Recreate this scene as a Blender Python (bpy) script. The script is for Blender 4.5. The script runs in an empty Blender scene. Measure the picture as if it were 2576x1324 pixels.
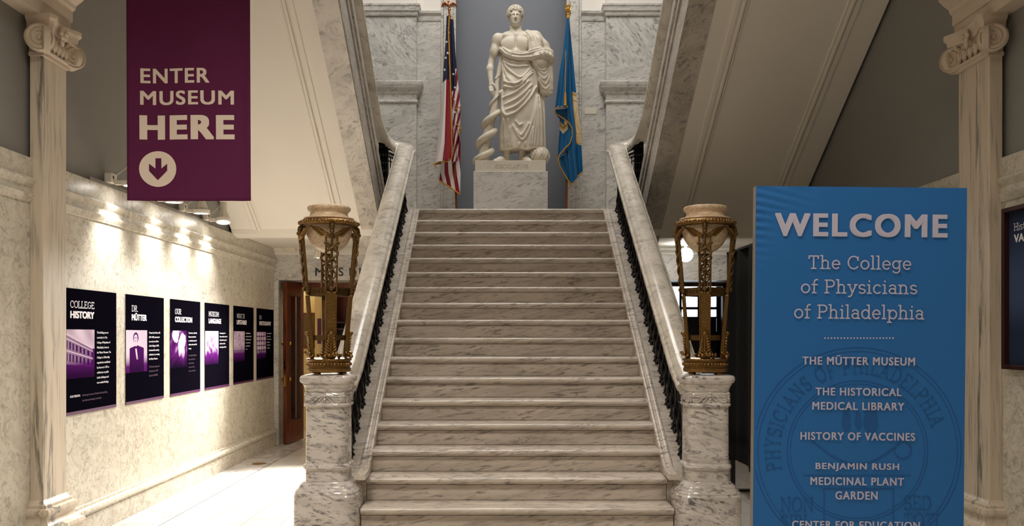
import bpy, bmesh, math, random
import numpy as np
from mathutils import Vector, Matrix, Euler

random.seed(7)
C = bpy.context.scene.collection
SC = bpy.context.scene
PI = math.pi
R = math.radians

# ------------------------------------------------------------------ camera, world, light, exposure
EYE = 1.546            # camera height, metres
FPX = 2150.0           # focal length in pixels of the 2576 px wide frame
XC = 0.10              # axis of the staircase
XL, XR = -3.20, 3.38   # the two side walls
cam_d = bpy.data.cameras.new('camera')
cam = bpy.data.objects.new('camera', cam_d)
C.objects.link(cam)
cam.location = (0, 0, EYE)
cam.rotation_euler = (PI / 2, 0, 0)
cam_d.sensor_fit = 'HORIZONTAL'
cam_d.sensor_width = 36
cam_d.lens = FPX / 2576 * 36
cam_d.shift_x = (1288 - 1265) / 2576
cam_d.shift_y = (842 - 662) / 2576
cam_d.clip_start = 0.05
SC.camera = cam

SC.view_settings.view_transform = 'Standard'
SC.view_settings.look = 'None'
SC.view_settings.gamma = 1
SC.view_settings.use_curve_mapping = False
SC.view_settings.exposure = 0.0

world = bpy.data.worlds.new('world')
SC.world = world
world.use_nodes = True
world.node_tree.nodes['Background'].inputs[0].default_value = (0.8, 0.75, 0.68, 1)
world.node_tree.nodes['Background'].inputs[1].default_value = 0.03
SC.cycles.max_bounces = 8
SC.cycles.diffuse_bounces = 5
SC.cycles.use_denoising = True
SC.cycles.sample_clamp_indirect = 6


def area(name, loc, rot, size, power, color, size_y=None, spread=180):
    d = bpy.data.lights.new(name, 'AREA')
    d.energy = power
    d.color = color
    d.spread = R(spread)
    d.size = size
    if size_y:
        d.shape = 'RECTANGLE'
        d.size_y = size_y
    o = bpy.data.objects.new(name, d)
    C.objects.link(o)
    o.location = loc
    o.rotation_euler = rot
    return o


def spot(name, loc, target, power, color, cone, blend=0.6, radius=0.05):
    d = bpy.data.lights.new(name, 'SPOT')
    d.energy = power
    d.color = color
    d.spot_size = R(cone)
    d.spot_blend = blend
    d.shadow_soft_size = radius
    o = bpy.data.objects.new(name, d)
    C.objects.link(o)
    o.location = loc
    v = Vector(target) - Vector(loc)
    o.rotation_euler = v.to_track_quat('-Z', 'Y').to_euler()
    return o


WARM = (1.0, 0.92, 0.82)
NEUT = (1.0, 0.97, 0.93)
area('hall_ceiling_light', (-1.3, 3.3, 5.12), (0, 0, 0), 0.9, 80, WARM, spread=130)
area('hall_ceiling_light.001', (1.3, 3.3, 5.12), (0, 0, 0), 0.9, 34, WARM, spread=130)
area('skylight', (XC, 8.4, 9.3), (0, 0, 0), 2.2, 225, NEUT, 3.6)
area('landing_ceiling_light', (XC, 10.2, 8.8), (R(10), 0, 0), 1.2, 26, (1.0, 0.97, 0.93))
area('museum_room_light', (-2.6, 14.0, 2.85), (0, 0, 0), 0.8, 120, (1.0, 0.88, 0.68))

# ------------------------------------------------------------------ helpers: meshes


class MB:
    """Collects geometry and links it as one mesh object."""

    def __init__(self):
        self.v, self.f, self.m = [], [], []
        self.cur = 0

    def add(self, verts, faces):
        o = len(self.v)
        self.v += [tuple(p) for p in verts]
        for f in faces:
            self.f.append([i + o for i in f])
            self.m.append(self.cur)
        return self

    def box(self, x0, x1, y0, y1, z0, z1):
        vs = [(x, y, z) for z in (z0, z1) for y in (y0, y1) for x in (x0, x1)]
        return self.add(vs, [(0, 2, 3, 1), (4, 5, 7, 6), (0, 1, 5, 4), (2, 6, 7, 3), (0, 4, 6, 2), (1, 3, 7, 5)])

    def obox(self, c, hx, hy, hz, rot=None):
        """box from its centre and half sizes, turned by a matrix"""
        vs = [Vector((x, y, z)) for z in (-hz, hz) for y in (-hy, hy) for x in (-hx, hx)]
        if rot is not None:
            vs = [rot @ p for p in vs]
        c = Vector(c)
        return self.add([p + c for p in vs], [(0, 2, 3, 1), (4, 5, 7, 6), (0, 1, 5, 4), (2, 6, 7, 3), (0, 4, 6, 2), (1, 3, 7, 5)])

    def bar(self, a, b, w, h, up=(0, 0, 1)):
        """rectangular bar from a to b, w across, h along up"""
        a, b = Vector(a), Vector(b)
        t = (b - a).normalized()
        s = t.cross(Vector(up)).normalized()
        u = s.cross(t).normalized()
        vs = [p + s * (i * w / 2) + u * (j * h / 2) for p in (a, b) for j in (-1, 1) for i in (-1, 1)]
        return self.add(vs, [(0, 2, 3, 1), (4, 5, 7, 6), (0, 1, 5, 4), (2, 6, 7, 3), (0, 4, 6, 2), (1, 3, 7, 5)])

    def prism(self, poly, axis, a0, a1):
        """poly: 2-D points in the other two axes (x: y,z / y: x,z / z: x,y)"""
        def mk(p, a):
            return (a, p[0], p[1]) if axis == 'x' else (p[0], a, p[1]) if axis == 'y' else (p[0], p[1], a)
        n = len(poly)
        vs = [mk(p, a0) for p in poly] + [mk(p, a1) for p in poly]
        fs = [list(range(n))[::-1], list(range(n, 2 * n))]
        fs += [(i, (i + 1) % n, (i + 1) % n + n, i + n) for i in range(n)]
        return self.add(vs, fs)

    def lathe(self, prof, c=(0, 0, 0), seg=32, n=2.0, sx=1.0, sy=1.0, rot=0.0, cap=True):
        """profile (r, z) turned about z; n > 2 gives a squarish plan"""
        vs, fs = [], []
        for (r, z) in prof:
            for k in range(seg):
                a = 2 * PI * k / seg
                ca, sa = math.cos(a), math.sin(a)
                x = math.copysign(abs(ca) ** (2 / n), ca) * r * sx
                y = math.copysign(abs(sa) ** (2 / n), sa) * r * sy
                if rot:
                    x, y = x * math.cos(rot) - y * math.sin(rot), x * math.sin(rot) + y * math.cos(rot)
                vs.append((c[0] + x, c[1] + y, c[2] + z))
        for i in range(len(prof) - 1):
            for k in range(seg):
                k2 = (k + 1) % seg
                fs.append((i * seg + k, i * seg + k2, (i + 1) * seg + k2, (i + 1) * seg + k))
        if cap:
            fs.append(list(range(seg))[::-1])
            fs.append([(len(prof) - 1) * seg + k for k in range(seg)])
        return self.add(vs, fs)

    def tube(self, pts, rad, seg=8, flat=1.0, cap=True):
        pts = [Vector(p) for p in pts]
        n = len(pts)
        rs = rad if isinstance(rad, (list, tuple)) else [rad] * n
        vs, fs = [], []
        t0 = (pts[1] - pts[0]).normalized()
        ref = Vector((0, 0, 1)) if abs(t0.z) < 0.9 else Vector((1, 0, 0))
        s = t0.cross(ref).normalized()
        for i, p in enumerate(pts):
            t = (pts[min(i + 1, n - 1)] - pts[max(i - 1, 0)])
            t = t.normalized() if t.length > 1e-9 else t0
            s = (s - t * s.dot(t))
            s = s.normalized() if s.length > 1e-6 else t.orthogonal().normalized()
            u = s.cross(t)
            for k in range(seg):
                a = 2 * PI * k / seg
                vs.append(p + s * (math.cos(a) * rs[i]) + u * (math.sin(a) * rs[i] * flat))
        for i in range(n - 1):
            for k in range(seg):
                k2 = (k + 1) % seg
                fs.append((i * seg + k, i * seg + k2, (i + 1) * seg + k2, (i + 1) * seg + k))
        if cap:
            fs.append(list(range(seg))[::-1])
            fs.append([(n - 1) * seg + k for k in range(seg)])
        return self.add(vs, fs)

    def sweep(self, prof, path, closed_prof=True, cap=True):
        """profile (side, up) along a path; up is always world z, corners mitred"""
        path = [Vector(p) for p in path]
        n, m = len(path), len(prof)
        vs, fs = [], []
        for i, p in enumerate(path):
            d0 = path[i] - path[i - 1] if i else path[1] - path[0]
            d1 = path[i + 1] - path[i] if i < n - 1 else d0
            d0, d1 = Vector((d0.x, d0.y, 0)), Vector((d1.x, d1.y, 0))
            d0 = d0.normalized() if d0.length > 1e-9 else Vector((0, 1, 0))
            d1 = d1.normalized() if d1.length > 1e-9 else d0
            t = (d0 + d1)
            t = t.normalized() if t.length > 1e-6 else d0
            k = 1 / max(0.35, t.dot(d0))
            s = Vector((t.y, -t.x, 0)) * k
            for (a, b) in prof:
                vs.append(p + s * a + Vector((0, 0, b)))
        mm = m if closed_prof else m - 1
        for i in range(n - 1):
            for k in range(mm):
                k2 = (k + 1) % m
                fs.append((i * m + k, i * m + k2, (i + 1) * m + k2, (i + 1) * m + k))
        if cap and closed_prof:
            fs.append(list(range(m))[::-1])
            fs.append([(n - 1) * m + k for k in range(m)])
        return self.add(vs, fs)

    def sphere(self, c, r, seg=12, ring=8, sc=(1, 1, 1), rot=None):
        vs, fs = [], []
        c = Vector(c)
        for i in range(ring + 1):
            th = PI * i / ring
            for k in range(seg):
                a = 2 * PI * k / seg
                p = Vector((math.sin(th) * math.cos(a) * r * sc[0], math.sin(th) * math.sin(a) * r * sc[1], math.cos(th) * r * sc[2]))
                if rot is not None:
                    p = rot @ p
                vs.append(p + c)
        for i in range(ring):
            for k in range(seg):
                k2 = (k + 1) % seg
                fs.append((i * seg + k, (i + 1) * seg + k, (i + 1) * seg + k2, i * seg + k2))
        return self.add(vs, fs)

    def grid(self, fn, nu, nv, close_u=False):
        vs = [fn(i / nu, j / nv) for j in range(nv + 1) for i in range(nu + (0 if close_u else 1))]
        w = nu if close_u else nu + 1
        fs = []
        for j in range(nv):
            for i in range(nu):
                i2 = (i + 1) % w
                fs.append((j * w + i, j * w + i2, (j + 1) * w + i2, (j + 1) * w + i))
        return self.add(vs, fs)

    def face(self, pts):
        return self.add(pts, [list(range(len(pts)))])

    def disc(self, c, r, n=32, ax=(1, 0, 0), ay=(0, 0, 1), r2=0.0):
        c, ax, ay = Vector(c), Vector(ax), Vector(ay)
        ring = lambda q: [c + ax * (q * math.cos(2 * PI * k / n)) + ay * (q * math.sin(2 * PI * k / n)) for k in range(n)]
        if r2 <= 0:
            return self.face(ring(r))
        return self.add(ring(r) + ring(r2), [(k, (k + 1) % n, (k + 1) % n + n, k + n) for k in range(n)])

    def build(self, name, mats, parent=None, smooth=35, bevel=0.0, weld=True, normals=True):
        me = bpy.data.meshes.new(name)
        me.from_pydata(self.v, [], self.f)
        mats = mats if isinstance(mats, (list, tuple)) else [mats]
        for m in mats:
            me.materials.append(m)
        if len(mats) > 1:
            me.polygons.foreach_set('material_index', self.m)
        if weld or normals:
            bm = bmesh.new()
            bm.from_mesh(me)
            if weld:
                bmesh.ops.remove_doubles(bm, verts=bm.verts, dist=1e-5)
            if normals:
                bmesh.ops.recalc_face_normals(bm, faces=bm.faces)
            bm.to_mesh(me)
            bm.free()
        if smooth:
            me.polygons.foreach_set('use_smooth', [True] * len(me.polygons))
            me.set_sharp_from_angle(angle=R(smooth))
        me.update()
        o = bpy.data.objects.new(name, me)
        C.objects.link(o)
        if bevel:
            b = o.modifiers.new('bevel', 'BEVEL')
            b.width = bevel
            b.segments = 2
            b.limit_method = 'ANGLE'
            b.angle_limit = R(40)
        if parent is not None:
            attach(o, parent)
        return o


def attach(o, parent):
    o.parent = parent
    q, w = parent, Matrix.Identity(4)
    while q is not None:        # the parents are placed by location and rotation only
        w = q.matrix_parent_inverse @ q.matrix_basis @ w if q.parent is None else (q.matrix_parent_inverse @ q.matrix_basis) @ w
        q = q.parent
    o.matrix_parent_inverse = w.inverted()
    return o


def tag(o, label=None, cat=None, group=None, kind=None):
    if label:
        o['label'] = label
    if cat:
        o['category'] = cat
    if group:
        o['group'] = group
    if kind:
        o['kind'] = kind
    return o


def thing(name, label, cat, loc, group=None):
    o = bpy.data.objects.new(name, None)
    o.empty_display_size = 0.1
    C.objects.link(o)
    o.location = loc
    return tag(o, label, cat, group)


def struct(o):
    o['kind'] = 'structure'
    return o


def copy_tree(o, parent=None):
    c = o.copy()
    C.objects.link(c)
    if parent is not None:
        c.parent = parent
    for ch in list(o.children):
        copy_tree(ch, c)
    return c


def P(px, py, D):
    """the point that lies D metres deep on the sight line of a spot measured on the photograph"""
    return Vector(((px - 1265) / FPX * D, D, EYE + (842 - py) / FPX * D))


# ------------------------------------------------------------------ helpers: materials
def srgb(r, g, b):
    f = lambda c: (c / 255 / 12.92) if c <= 10.3 else ((c / 255 + 0.055) / 1.055) ** 2.4
    return (f(r), f(g), f(b), 1)


def new_mat(name):
    m = bpy.data.materials.new(name)
    m.use_nodes = True
    nt = m.node_tree
    b = nt.nodes['Principled BSDF']
    return m, nt, b


def plain(name, col, rough=0.5, metal=0.0, bump=0.0, bscale=200.0, vary=0.0, vscale=3.0, spec=0.5, emis=None, estr=0.0):
    m, nt, b = new_mat(name)
    b.inputs['Base Color'].default_value = col if len(col) == 4 else (*col, 1)
    b.inputs['Roughness'].default_value = rough
    b.inputs['Metallic'].default_value = metal
    b.inputs['Specular IOR Level'].default_value = spec
    tc = nt.nodes.new('ShaderNodeTexCoord')
    if bump:
        n = nt.nodes.new('ShaderNodeTexNoise')
        n.inputs['Scale'].default_value = bscale
        n.inputs['Detail'].default_value = 3
        nt.links.new(tc.outputs['Object'], n.inputs['Vector'])
        bp = nt.nodes.new('ShaderNodeBump')
        bp.inputs['Strength'].default_value = bump
        bp.inputs['Distance'].default_value = 0.01
        nt.links.new(n.outputs[0], bp.inputs['Height'])
        nt.links.new(bp.outputs[0], b.inputs['Normal'])
    if vary:
        n = nt.nodes.new('ShaderNodeTexNoise')
        n.inputs['Scale'].default_value = vscale
        n.inputs['Detail'].default_value = 6
        nt.links.new(tc.outputs['Object'], n.inputs['Vector'])
        mx = nt.nodes.new('ShaderNodeMix')
        mx.data_type = 'RGBA'
        c = b.inputs['Base Color'].default_value
        mx.inputs[6].default_value = (c[0] * (1 - vary), c[1] * (1 - vary), c[2] * (1 - vary), 1)
        mx.inputs[7].default_value = (min(1, c[0] * (1 + vary)), min(1, c[1] * (1 + vary)), min(1, c[2] * (1 + vary)), 1)
        nt.links.new(n.outputs[0], mx.inputs[0])
        nt.links.new(mx.outputs[2], b.inputs['Base Color'])
    if emis:
        b.inputs['Emission Color'].default_value = emis if len(emis) == 4 else (*emis, 1)
        b.inputs['Emission Strength'].default_value = estr
    return m


def marble(name, base, tint, dark, scale=3.0, stretch=(1, 1, 3), rot=(0, 0, 0), amount=0.7, width=0.09, warp=0.35,
           patch=(0.42, 0.62), rough=0.28, vary=False, seam=None, speck=0.0, fine=5.0, streak=0.6):
    """polished veined marble: clouds of two tones, broken dark veins, optional slab joints every seam metres of depth"""
    m, nt, b = new_mat(name)
    N, L = nt.nodes.new, nt.links.new
    tc = N('ShaderNodeTexCoord')
    vec = tc.outputs['Object']
    if vary:
        oi = N('ShaderNodeObjectInfo')
        mu = N('ShaderNodeMath'); mu.operation = 'MULTIPLY'; mu.inputs[1].default_value = 37.0
        L(oi.outputs['Random'], mu.inputs[0])
        ad = N('ShaderNodeVectorMath'); ad.operation = 'ADD'
        L(vec, ad.inputs[0]); L(mu.outputs[0], ad.inputs[1])
        vec = ad.outputs[0]
    mp = N('ShaderNodeMapping')
    mp.inputs['Rotation'].default_value = rot
    L(vec, mp.inputs['Vector'])
    mp2 = N('ShaderNodeMapping')
    mp2.inputs['Scale'].default_value = stretch
    L(mp.outputs[0], mp2.inputs['Vector'])
    wn = N('ShaderNodeTexNoise'); wn.inputs['Scale'].default_value = scale * 0.7; wn.inputs['Detail'].default_value = 3
    L(mp2.outputs[0], wn.inputs['Vector'])
    sb = N('ShaderNodeVectorMath'); sb.operation = 'SUBTRACT'; sb.inputs[1].default_value = (0.5, 0.5, 0.5)
    L(wn.outputs['Color'], sb.inputs[0])
    scl = N('ShaderNodeVectorMath'); scl.operation = 'SCALE'; scl.inputs['Scale'].default_value = warp
    L(sb.outputs[0], scl.inputs[0])
    ad2 = N('ShaderNodeVectorMath'); ad2.operation = 'ADD'
    L(mp2.outputs[0], ad2.inputs[0]); L(scl.outputs[0], ad2.inputs[1])
    vn = N('ShaderNodeTexNoise'); vn.inputs['Scale'].default_value = scale; vn.inputs['Detail'].default_value = 9
    vn.inputs['Roughness'].default_value = 0.62
    L(ad2.outputs[0], vn.inputs['Vector'])
    s5 = N('ShaderNodeMath'); s5.operation = 'SUBTRACT'; s5.inputs[1].default_value = 0.5
    L(vn.outputs[0], s5.inputs[0])
    ab = N('ShaderNodeMath'); ab.operation = 'ABSOLUTE'
    L(s5.outputs[0], ab.inputs[0])
    mr = N('ShaderNodeMapRange'); mr.interpolation_type = 'SMOOTHSTEP'
    mr.inputs['From Min'].default_value = 0.0; mr.inputs['From Max'].default_value = width
    mr.inputs['To Min'].default_value = 1.0; mr.inputs['To Max'].default_value = 0.0
    L(ab.outputs[0], mr.inputs['Value'])
    pn = N('ShaderNodeTexNoise'); pn.inputs['Scale'].default_value = scale * 0.55; pn.inputs['Detail'].default_value = 5
    L(ad2.outputs[0], pn.inputs['Vector'])
    pm = N('ShaderNodeMapRange'); pm.interpolation_type = 'SMOOTHSTEP'
    pm.inputs['From Min'].default_value = patch[0]; pm.inputs['From Max'].default_value = patch[1]
    L(pn.outputs[0], pm.inputs['Value'])
    mm = N('ShaderNodeMath'); mm.operation = 'MULTIPLY'
    L(mr.outputs[0], mm.inputs[0]); L(pm.outputs[0], mm.inputs[1])
    am = N('ShaderNodeMath'); am.operation = 'MULTIPLY'; am.inputs[1].default_value = amount
    L(mm.outputs[0], am.inputs[0])
    # short fine streaks, gathered in drifts
    fs_ = N('ShaderNodeTexNoise'); fs_.inputs['Scale'].default_value = scale * fine; fs_.inputs['Detail'].default_value = 6
    fs_.inputs['Roughness'].default_value = 0.6
    L(ad2.outputs[0], fs_.inputs['Vector'])
    fm_ = N('ShaderNodeMapRange'); fm_.interpolation_type = 'SMOOTHSTEP'
    fm_.inputs['From Min'].default_value = 0.49; fm_.inputs['From Max'].default_value = 0.67
    L(fs_.outputs[0], fm_.inputs['Value'])
    fp_ = N('ShaderNodeTexNoise'); fp_.inputs['Scale'].default_value = scale * 0.9; fp_.inputs['Detail'].default_value = 4
    L(vec, fp_.inputs['Vector'])
    fq_ = N('ShaderNodeMapRange'); fq_.interpolation_type = 'SMOOTHSTEP'
    fq_.inputs['From Min'].default_value = 0.40; fq_.inputs['From Max'].default_value = 0.62
    fq_.inputs['To Min'].default_value = 0.5
    L(fp_.outputs[0], fq_.inputs['Value'])
    fx_ = N('ShaderNodeMath'); fx_.operation = 'MULTIPLY'
    L(fm_.outputs[0], fx_.inputs[0]); L(fq_.outputs[0], fx_.inputs[1])
    fy_ = N('ShaderNodeMath'); fy_.operation = 'MULTIPLY'; fy_.inputs[1].default_value = streak
    L(fx_.outputs[0], fy_.inputs[0])
    sm_ = N('ShaderNodeMath'); sm_.operation = 'MAXIMUM'
    L(am.outputs[0], sm_.inputs[0]); L(fy_.outputs[0], sm_.inputs[1])
    am = sm_
    cn = N('ShaderNodeTexNoise'); cn.inputs['Scale'].default_value = scale * 1.3; cn.inputs['Detail'].default_value = 7
    cn.inputs['Roughness'].default_value = 0.6 + speck
    L(ad2.outputs[0], cn.inputs['Vector'])
    cm = N('ShaderNodeMapRange'); cm.interpolation_type = 'SMOOTHSTEP'
    cm.inputs['From Min'].default_value = 0.38; cm.inputs['From Max'].default_value = 0.66
    L(cn.outputs[0], cm.inputs['Value'])
    m1 = N('ShaderNodeMix'); m1.data_type = 'RGBA'
    m1.inputs[6].default_value = base; m1.inputs[7].default_value = tint
    L(cm.outputs[0], m1.inputs[0])
    m2 = N('ShaderNodeMix'); m2.data_type = 'RGBA'
    m2.inputs[7].default_value = dark
    L(am.outputs[0], m2.inputs[0]); L(m1.outputs[2], m2.inputs[6])
    out = m2.outputs[2]
    if seam:
        sx = N('ShaderNodeSeparateXYZ'); L(tc.outputs['Object'], sx.inputs[0])
        md = N('ShaderNodeMath'); md.operation = 'PINGPONG'; md.inputs[1].default_value = seam / 2
        so = N('ShaderNodeMath'); so.operation = 'ADD'; so.inputs[1].default_value = seam * 0.62
        L(sx.outputs['Y'], so.inputs[0]); L(so.outputs[0], md.inputs[0])
        lt = N('ShaderNodeMath'); lt.operation = 'LESS_THAN'; lt.inputs[1].default_value = 0.0025
        L(md.outputs[0], lt.inputs[0])
        fm = N('ShaderNodeMath'); fm.operation = 'MULTIPLY'; fm.inputs[1].default_value = 0.4
        L(lt.outputs[0], fm.inputs[0])
        m3 = N('ShaderNodeMix'); m3.data_type = 'RGBA'; m3.inputs[7].default_value = dark
        L(fm.outputs[0], m3.inputs[0]); L(out, m3.inputs[6])
        out = m3.outputs[2]
    L(out, b.inputs['Base Color'])
    b.inputs['Roughness'].default_value = rough
    b.inputs['Specular IOR Level'].default_value = 0.45
    return m


M = {}
M['stair'] = marble('stair_marble', srgb(216, 205, 192), srgb(194, 183, 170), srgb(92, 86, 84), 2.4, (0.5, 1.5, 3.0), (0, R(8), R(4)),
                    0.6, 0.016, 0.4, (0.46, 0.66), 0.24, vary=True, fine=7.5, streak=0.75)
M['newel'] = marble('newel_marble', srgb(216, 209, 202), srgb(196, 188, 181), srgb(86, 85, 88), 2.6, (0.9, 0.9, 2.8), (R(6), R(-9), 0),
                    0.85, 0.024, 0.4, (0.42, 0.6), 0.14, vary=True, fine=6.5, streak=0.95)
M['rail'] = marble('rail_marble', srgb(224, 216, 202), srgb(204, 195, 182), srgb(112, 106, 102), 2.6, (1.6, 0.9, 1.6), (R(33), 0, R(20)),
                   0.6, 0.022, 0.6, (0.48, 0.66), 0.16, fine=4.0, streak=0.5)
M['wall'] = marble('swirled_wall_marble', srgb(212, 206, 191), srgb(192, 185, 169), srgb(120, 115, 101), 5.5, (1, 1, 1.15), (0.3, 0.2, 0.1),
                   0.35, 0.02, 0.8, (0.38, 0.62), 0.32, seam=0.97, speck=0.1, fine=2.6, streak=0.55)
M['back'] = marble('grey_veined_wall_marble', srgb(216, 212, 205), srgb(196, 192, 186), srgb(112, 113, 113), 2.2, (0.9, 1.0, 2.4), (0, R(14), 0),
                   0.5, 0.018, 0.5, (0.46, 0.68), 0.38, vary=True, fine=6.5, streak=0.7)
M['panel'] = marble('diagonal_veined_panel_marble', srgb(218, 214, 207), srgb(196, 193, 188), srgb(100, 103, 104), 3.0, (2.4, 1.0, 0.9), (0, R(38), 0),
                    0.7, 0.026, 0.5, (0.42, 0.64), 0.38, vary=True, fine=3.6, streak=0.8)
M['grey'] = marble('grey_string_marble', srgb(200, 193, 182), srgb(176, 169, 159), srgb(98, 95, 92), 3.4, (1.0, 0.8, 2.4), (R(14), R(10), 0),
                   0.5, 0.02, 0.5, (0.42, 0.64), 0.35, fine=5.0, streak=0.65)
M['pilaster'] = marble('pilaster_marble', srgb(216, 202, 182), srgb(204, 190, 170), srgb(92, 93, 88), 2.2, (3.4, 3.4, 0.22), (0, R(2), 0),
                       0.85, 0.05, 0.25, (0.5, 0.62), 0.35, fine=4.0, streak=0.45)
M['border'] = marble('grey_floor_marble', srgb(216, 209, 203), srgb(190, 184, 179), srgb(104, 104, 110), 2.6, (1.6, 1.0, 1), (0, 0, R(25)),
                     0.7, 0.026, 0.6, (0.42, 0.64), 0.14, fine=4.0, streak=0.6)
M['statue'] = marble('aged_statue_marble', srgb(222, 213, 196), srgb(212, 202, 184), srgb(172, 161, 140), 3.0, (1, 1, 1), (0, 0, 0),
                     0.3, 0.08, 0.5, (0.4, 0.7), 0.5, streak=0.2)
M['statue_dark'] = plain('cut_letters', srgb(176, 165, 142), 0.6)
M['plaster'] = plain('cream_plaster', srgb(234, 228, 217), 0.75, vary=0.03, bump=0.05, bscale=60)
M['white'] = plain('white_plaster', srgb(236, 230, 222), 0.7, vary=0.02)
M['greywall'] = plain('grey_wall_paint', srgb(136, 135, 131), 0.55, vary=0.04, bump=0.06, bscale=150)
M['niche'] = plain('blue_grey_niche_paint', srgb(132, 136, 144), 0.7, vary=0.04, bump=0.1, bscale=120)
M['capital'] = plain('carved_cream_plaster', srgb(212, 196, 176), 0.6, vary=0.06, vscale=14)
M['iron'] = plain('black_wrought_iron', srgb(20, 18, 17), 0.42, 0.6)
M['bronze'] = plain('antique_bronze', srgb(136, 105, 62), 0.34, 1.0, bump=0.35, bscale=90, vary=0.35, vscale=12)
M['bronze_dark'] = plain('dark_patinated_bronze', srgb(108, 84, 52), 0.4, 0.9, bump=0.5, bscale=120, vary=0.4, vscale=16)
M['alabaster'] = marble('veined_alabaster', srgb(226, 204, 172), srgb(212, 184, 152), srgb(150, 112, 88), 4.0, (1, 1, 1.4), (0.4, 0.2, 0),
                        0.6, 0.05, 1.0, (0.45, 0.66), 0.3)
M['purple'] = plain('purple_banner_cloth', srgb(92, 7, 66), 0.8, bump=0.25, bscale=420, vary=0.06)
M['cream_print'] = plain('cream_banner_print', srgb(234, 218, 202), 0.75)
M['blue'] = plain('blue_sign_fabric', srgb(38, 120, 200), 0.62, bump=0.08, bscale=420, vary=0.03)
M['seal'] = plain('dark_blue_seal_print', srgb(30, 100, 176), 0.62)
M['lilac'] = plain('pale_lilac_sign_print', srgb(218, 216, 240), 0.65)
M['alu'] = plain('brushed_aluminium', srgb(170, 168, 165), 0.4, 0.9)
M['poster'] = plain('black_poster_print', srgb(11, 9, 18), 0.6, spec=0.0)
M['poster_trim'] = plain('purple_poster_edge_print', srgb(78, 20, 74), 0.5)
M['poster_white'] = plain('white_poster_print', srgb(240, 238, 246), 0.5)
M['poster_dim'] = plain('dull_purple_poster_print', srgb(72, 40, 70), 0.5)
M['wood'] = marble('mahogany', srgb(124, 58, 28), srgb(92, 38, 18), srgb(52, 20, 10), 3.0, (7, 7, 0.5), (0, R(3), 0), 0.6, 0.12, 0.3, (0.4, 0.6), 0.3)
M['darkwood'] = plain('dark_stained_wood', srgb(70, 36, 24), 0.4, vary=0.15, vscale=6)
M['brass'] = plain('polished_brass', srgb(200, 150, 70), 0.25, 1.0)
M['white_metal'] = plain('white_painted_metal', srgb(232, 226, 214), 0.4)
M['grey_metal'] = plain('grey_track_metal', srgb(150, 146, 138), 0.4, 0.5)
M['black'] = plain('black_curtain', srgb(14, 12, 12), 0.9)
M['dull'] = plain('unlit_room_shade_brown', srgb(44, 38, 34), 0.7)  # shade of the unlit room put into the colour of its walls and ceiling
M['gold'] = plain('gold_fringe', srgb(214, 150, 28), 0.6, bump=0.6, bscale=300)
M['gilt'] = plain('gilt_metal', srgb(212, 160, 60), 0.3, 0.9)
M['copper'] = plain('copper_coloured_metal', srgb(196, 136, 104), 0.3, 0.85)
M['flag_red'] = plain('red_flag_satin', srgb(140, 20, 40), 0.5)
M['flag_white'] = plain('white_flag_satin', srgb(232, 222, 220), 0.5)
M['flag_navy'] = plain('navy_flag_satin', srgb(26, 30, 62), 0.5)
M['flag_blue'] = plain('blue_flag_satin', srgb(10, 92, 142), 0.45)
M['flag_cream'] = plain('cream_flag_emblem', srgb(218, 200, 164), 0.55)
M['flag_gold'] = plain('gold_flag_emblem', srgb(196, 148, 66), 0.55)
M['pole'] = plain('varnished_pole_wood', srgb(132, 68, 26), 0.35, vary=0.1)
M['card'] = plain('cream_card', srgb(226, 218, 200), 0.6)
M['ink'] = plain('black_lettering', srgb(28, 26, 24), 0.4)
M['cream_room'] = plain('cream_room_paint', srgb(222, 208, 168), 0.7)
M['screen'] = plain('dark_blue_display_print', srgb(30, 34, 52), 0.2)
M['frame_brown'] = plain('dark_red_brown_frame', srgb(52, 24, 22), 0.4)
M['bulb'] = plain('lit_lamp_face', (1, 1, 1, 1), 0.3, emis=(1.0, 0.96, 0.90), estr=30)
M['bulb_off'] = plain('frosted_lamp', srgb(240, 228, 214), 0.3, emis=(1.0, 0.85, 0.7), estr=0.8)
M['daylight'] = plain('bright_window_daylight', (1, 1, 1, 1), 0.3, emis=(0.82, 0.90, 1.0), estr=5)


def glass_mat():
    m, nt, b = new_mat('clear_door_glass')
    b.inputs['Roughness'].default_value = 0.03
    b.inputs['Transmission Weight'].default_value = 1.0
    b.inputs['IOR'].default_value = 1.45
    b.inputs['Base Color'].default_value = (0.93, 0.97, 0.95, 1)
    return m


M['glass'] = glass_mat()


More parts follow.
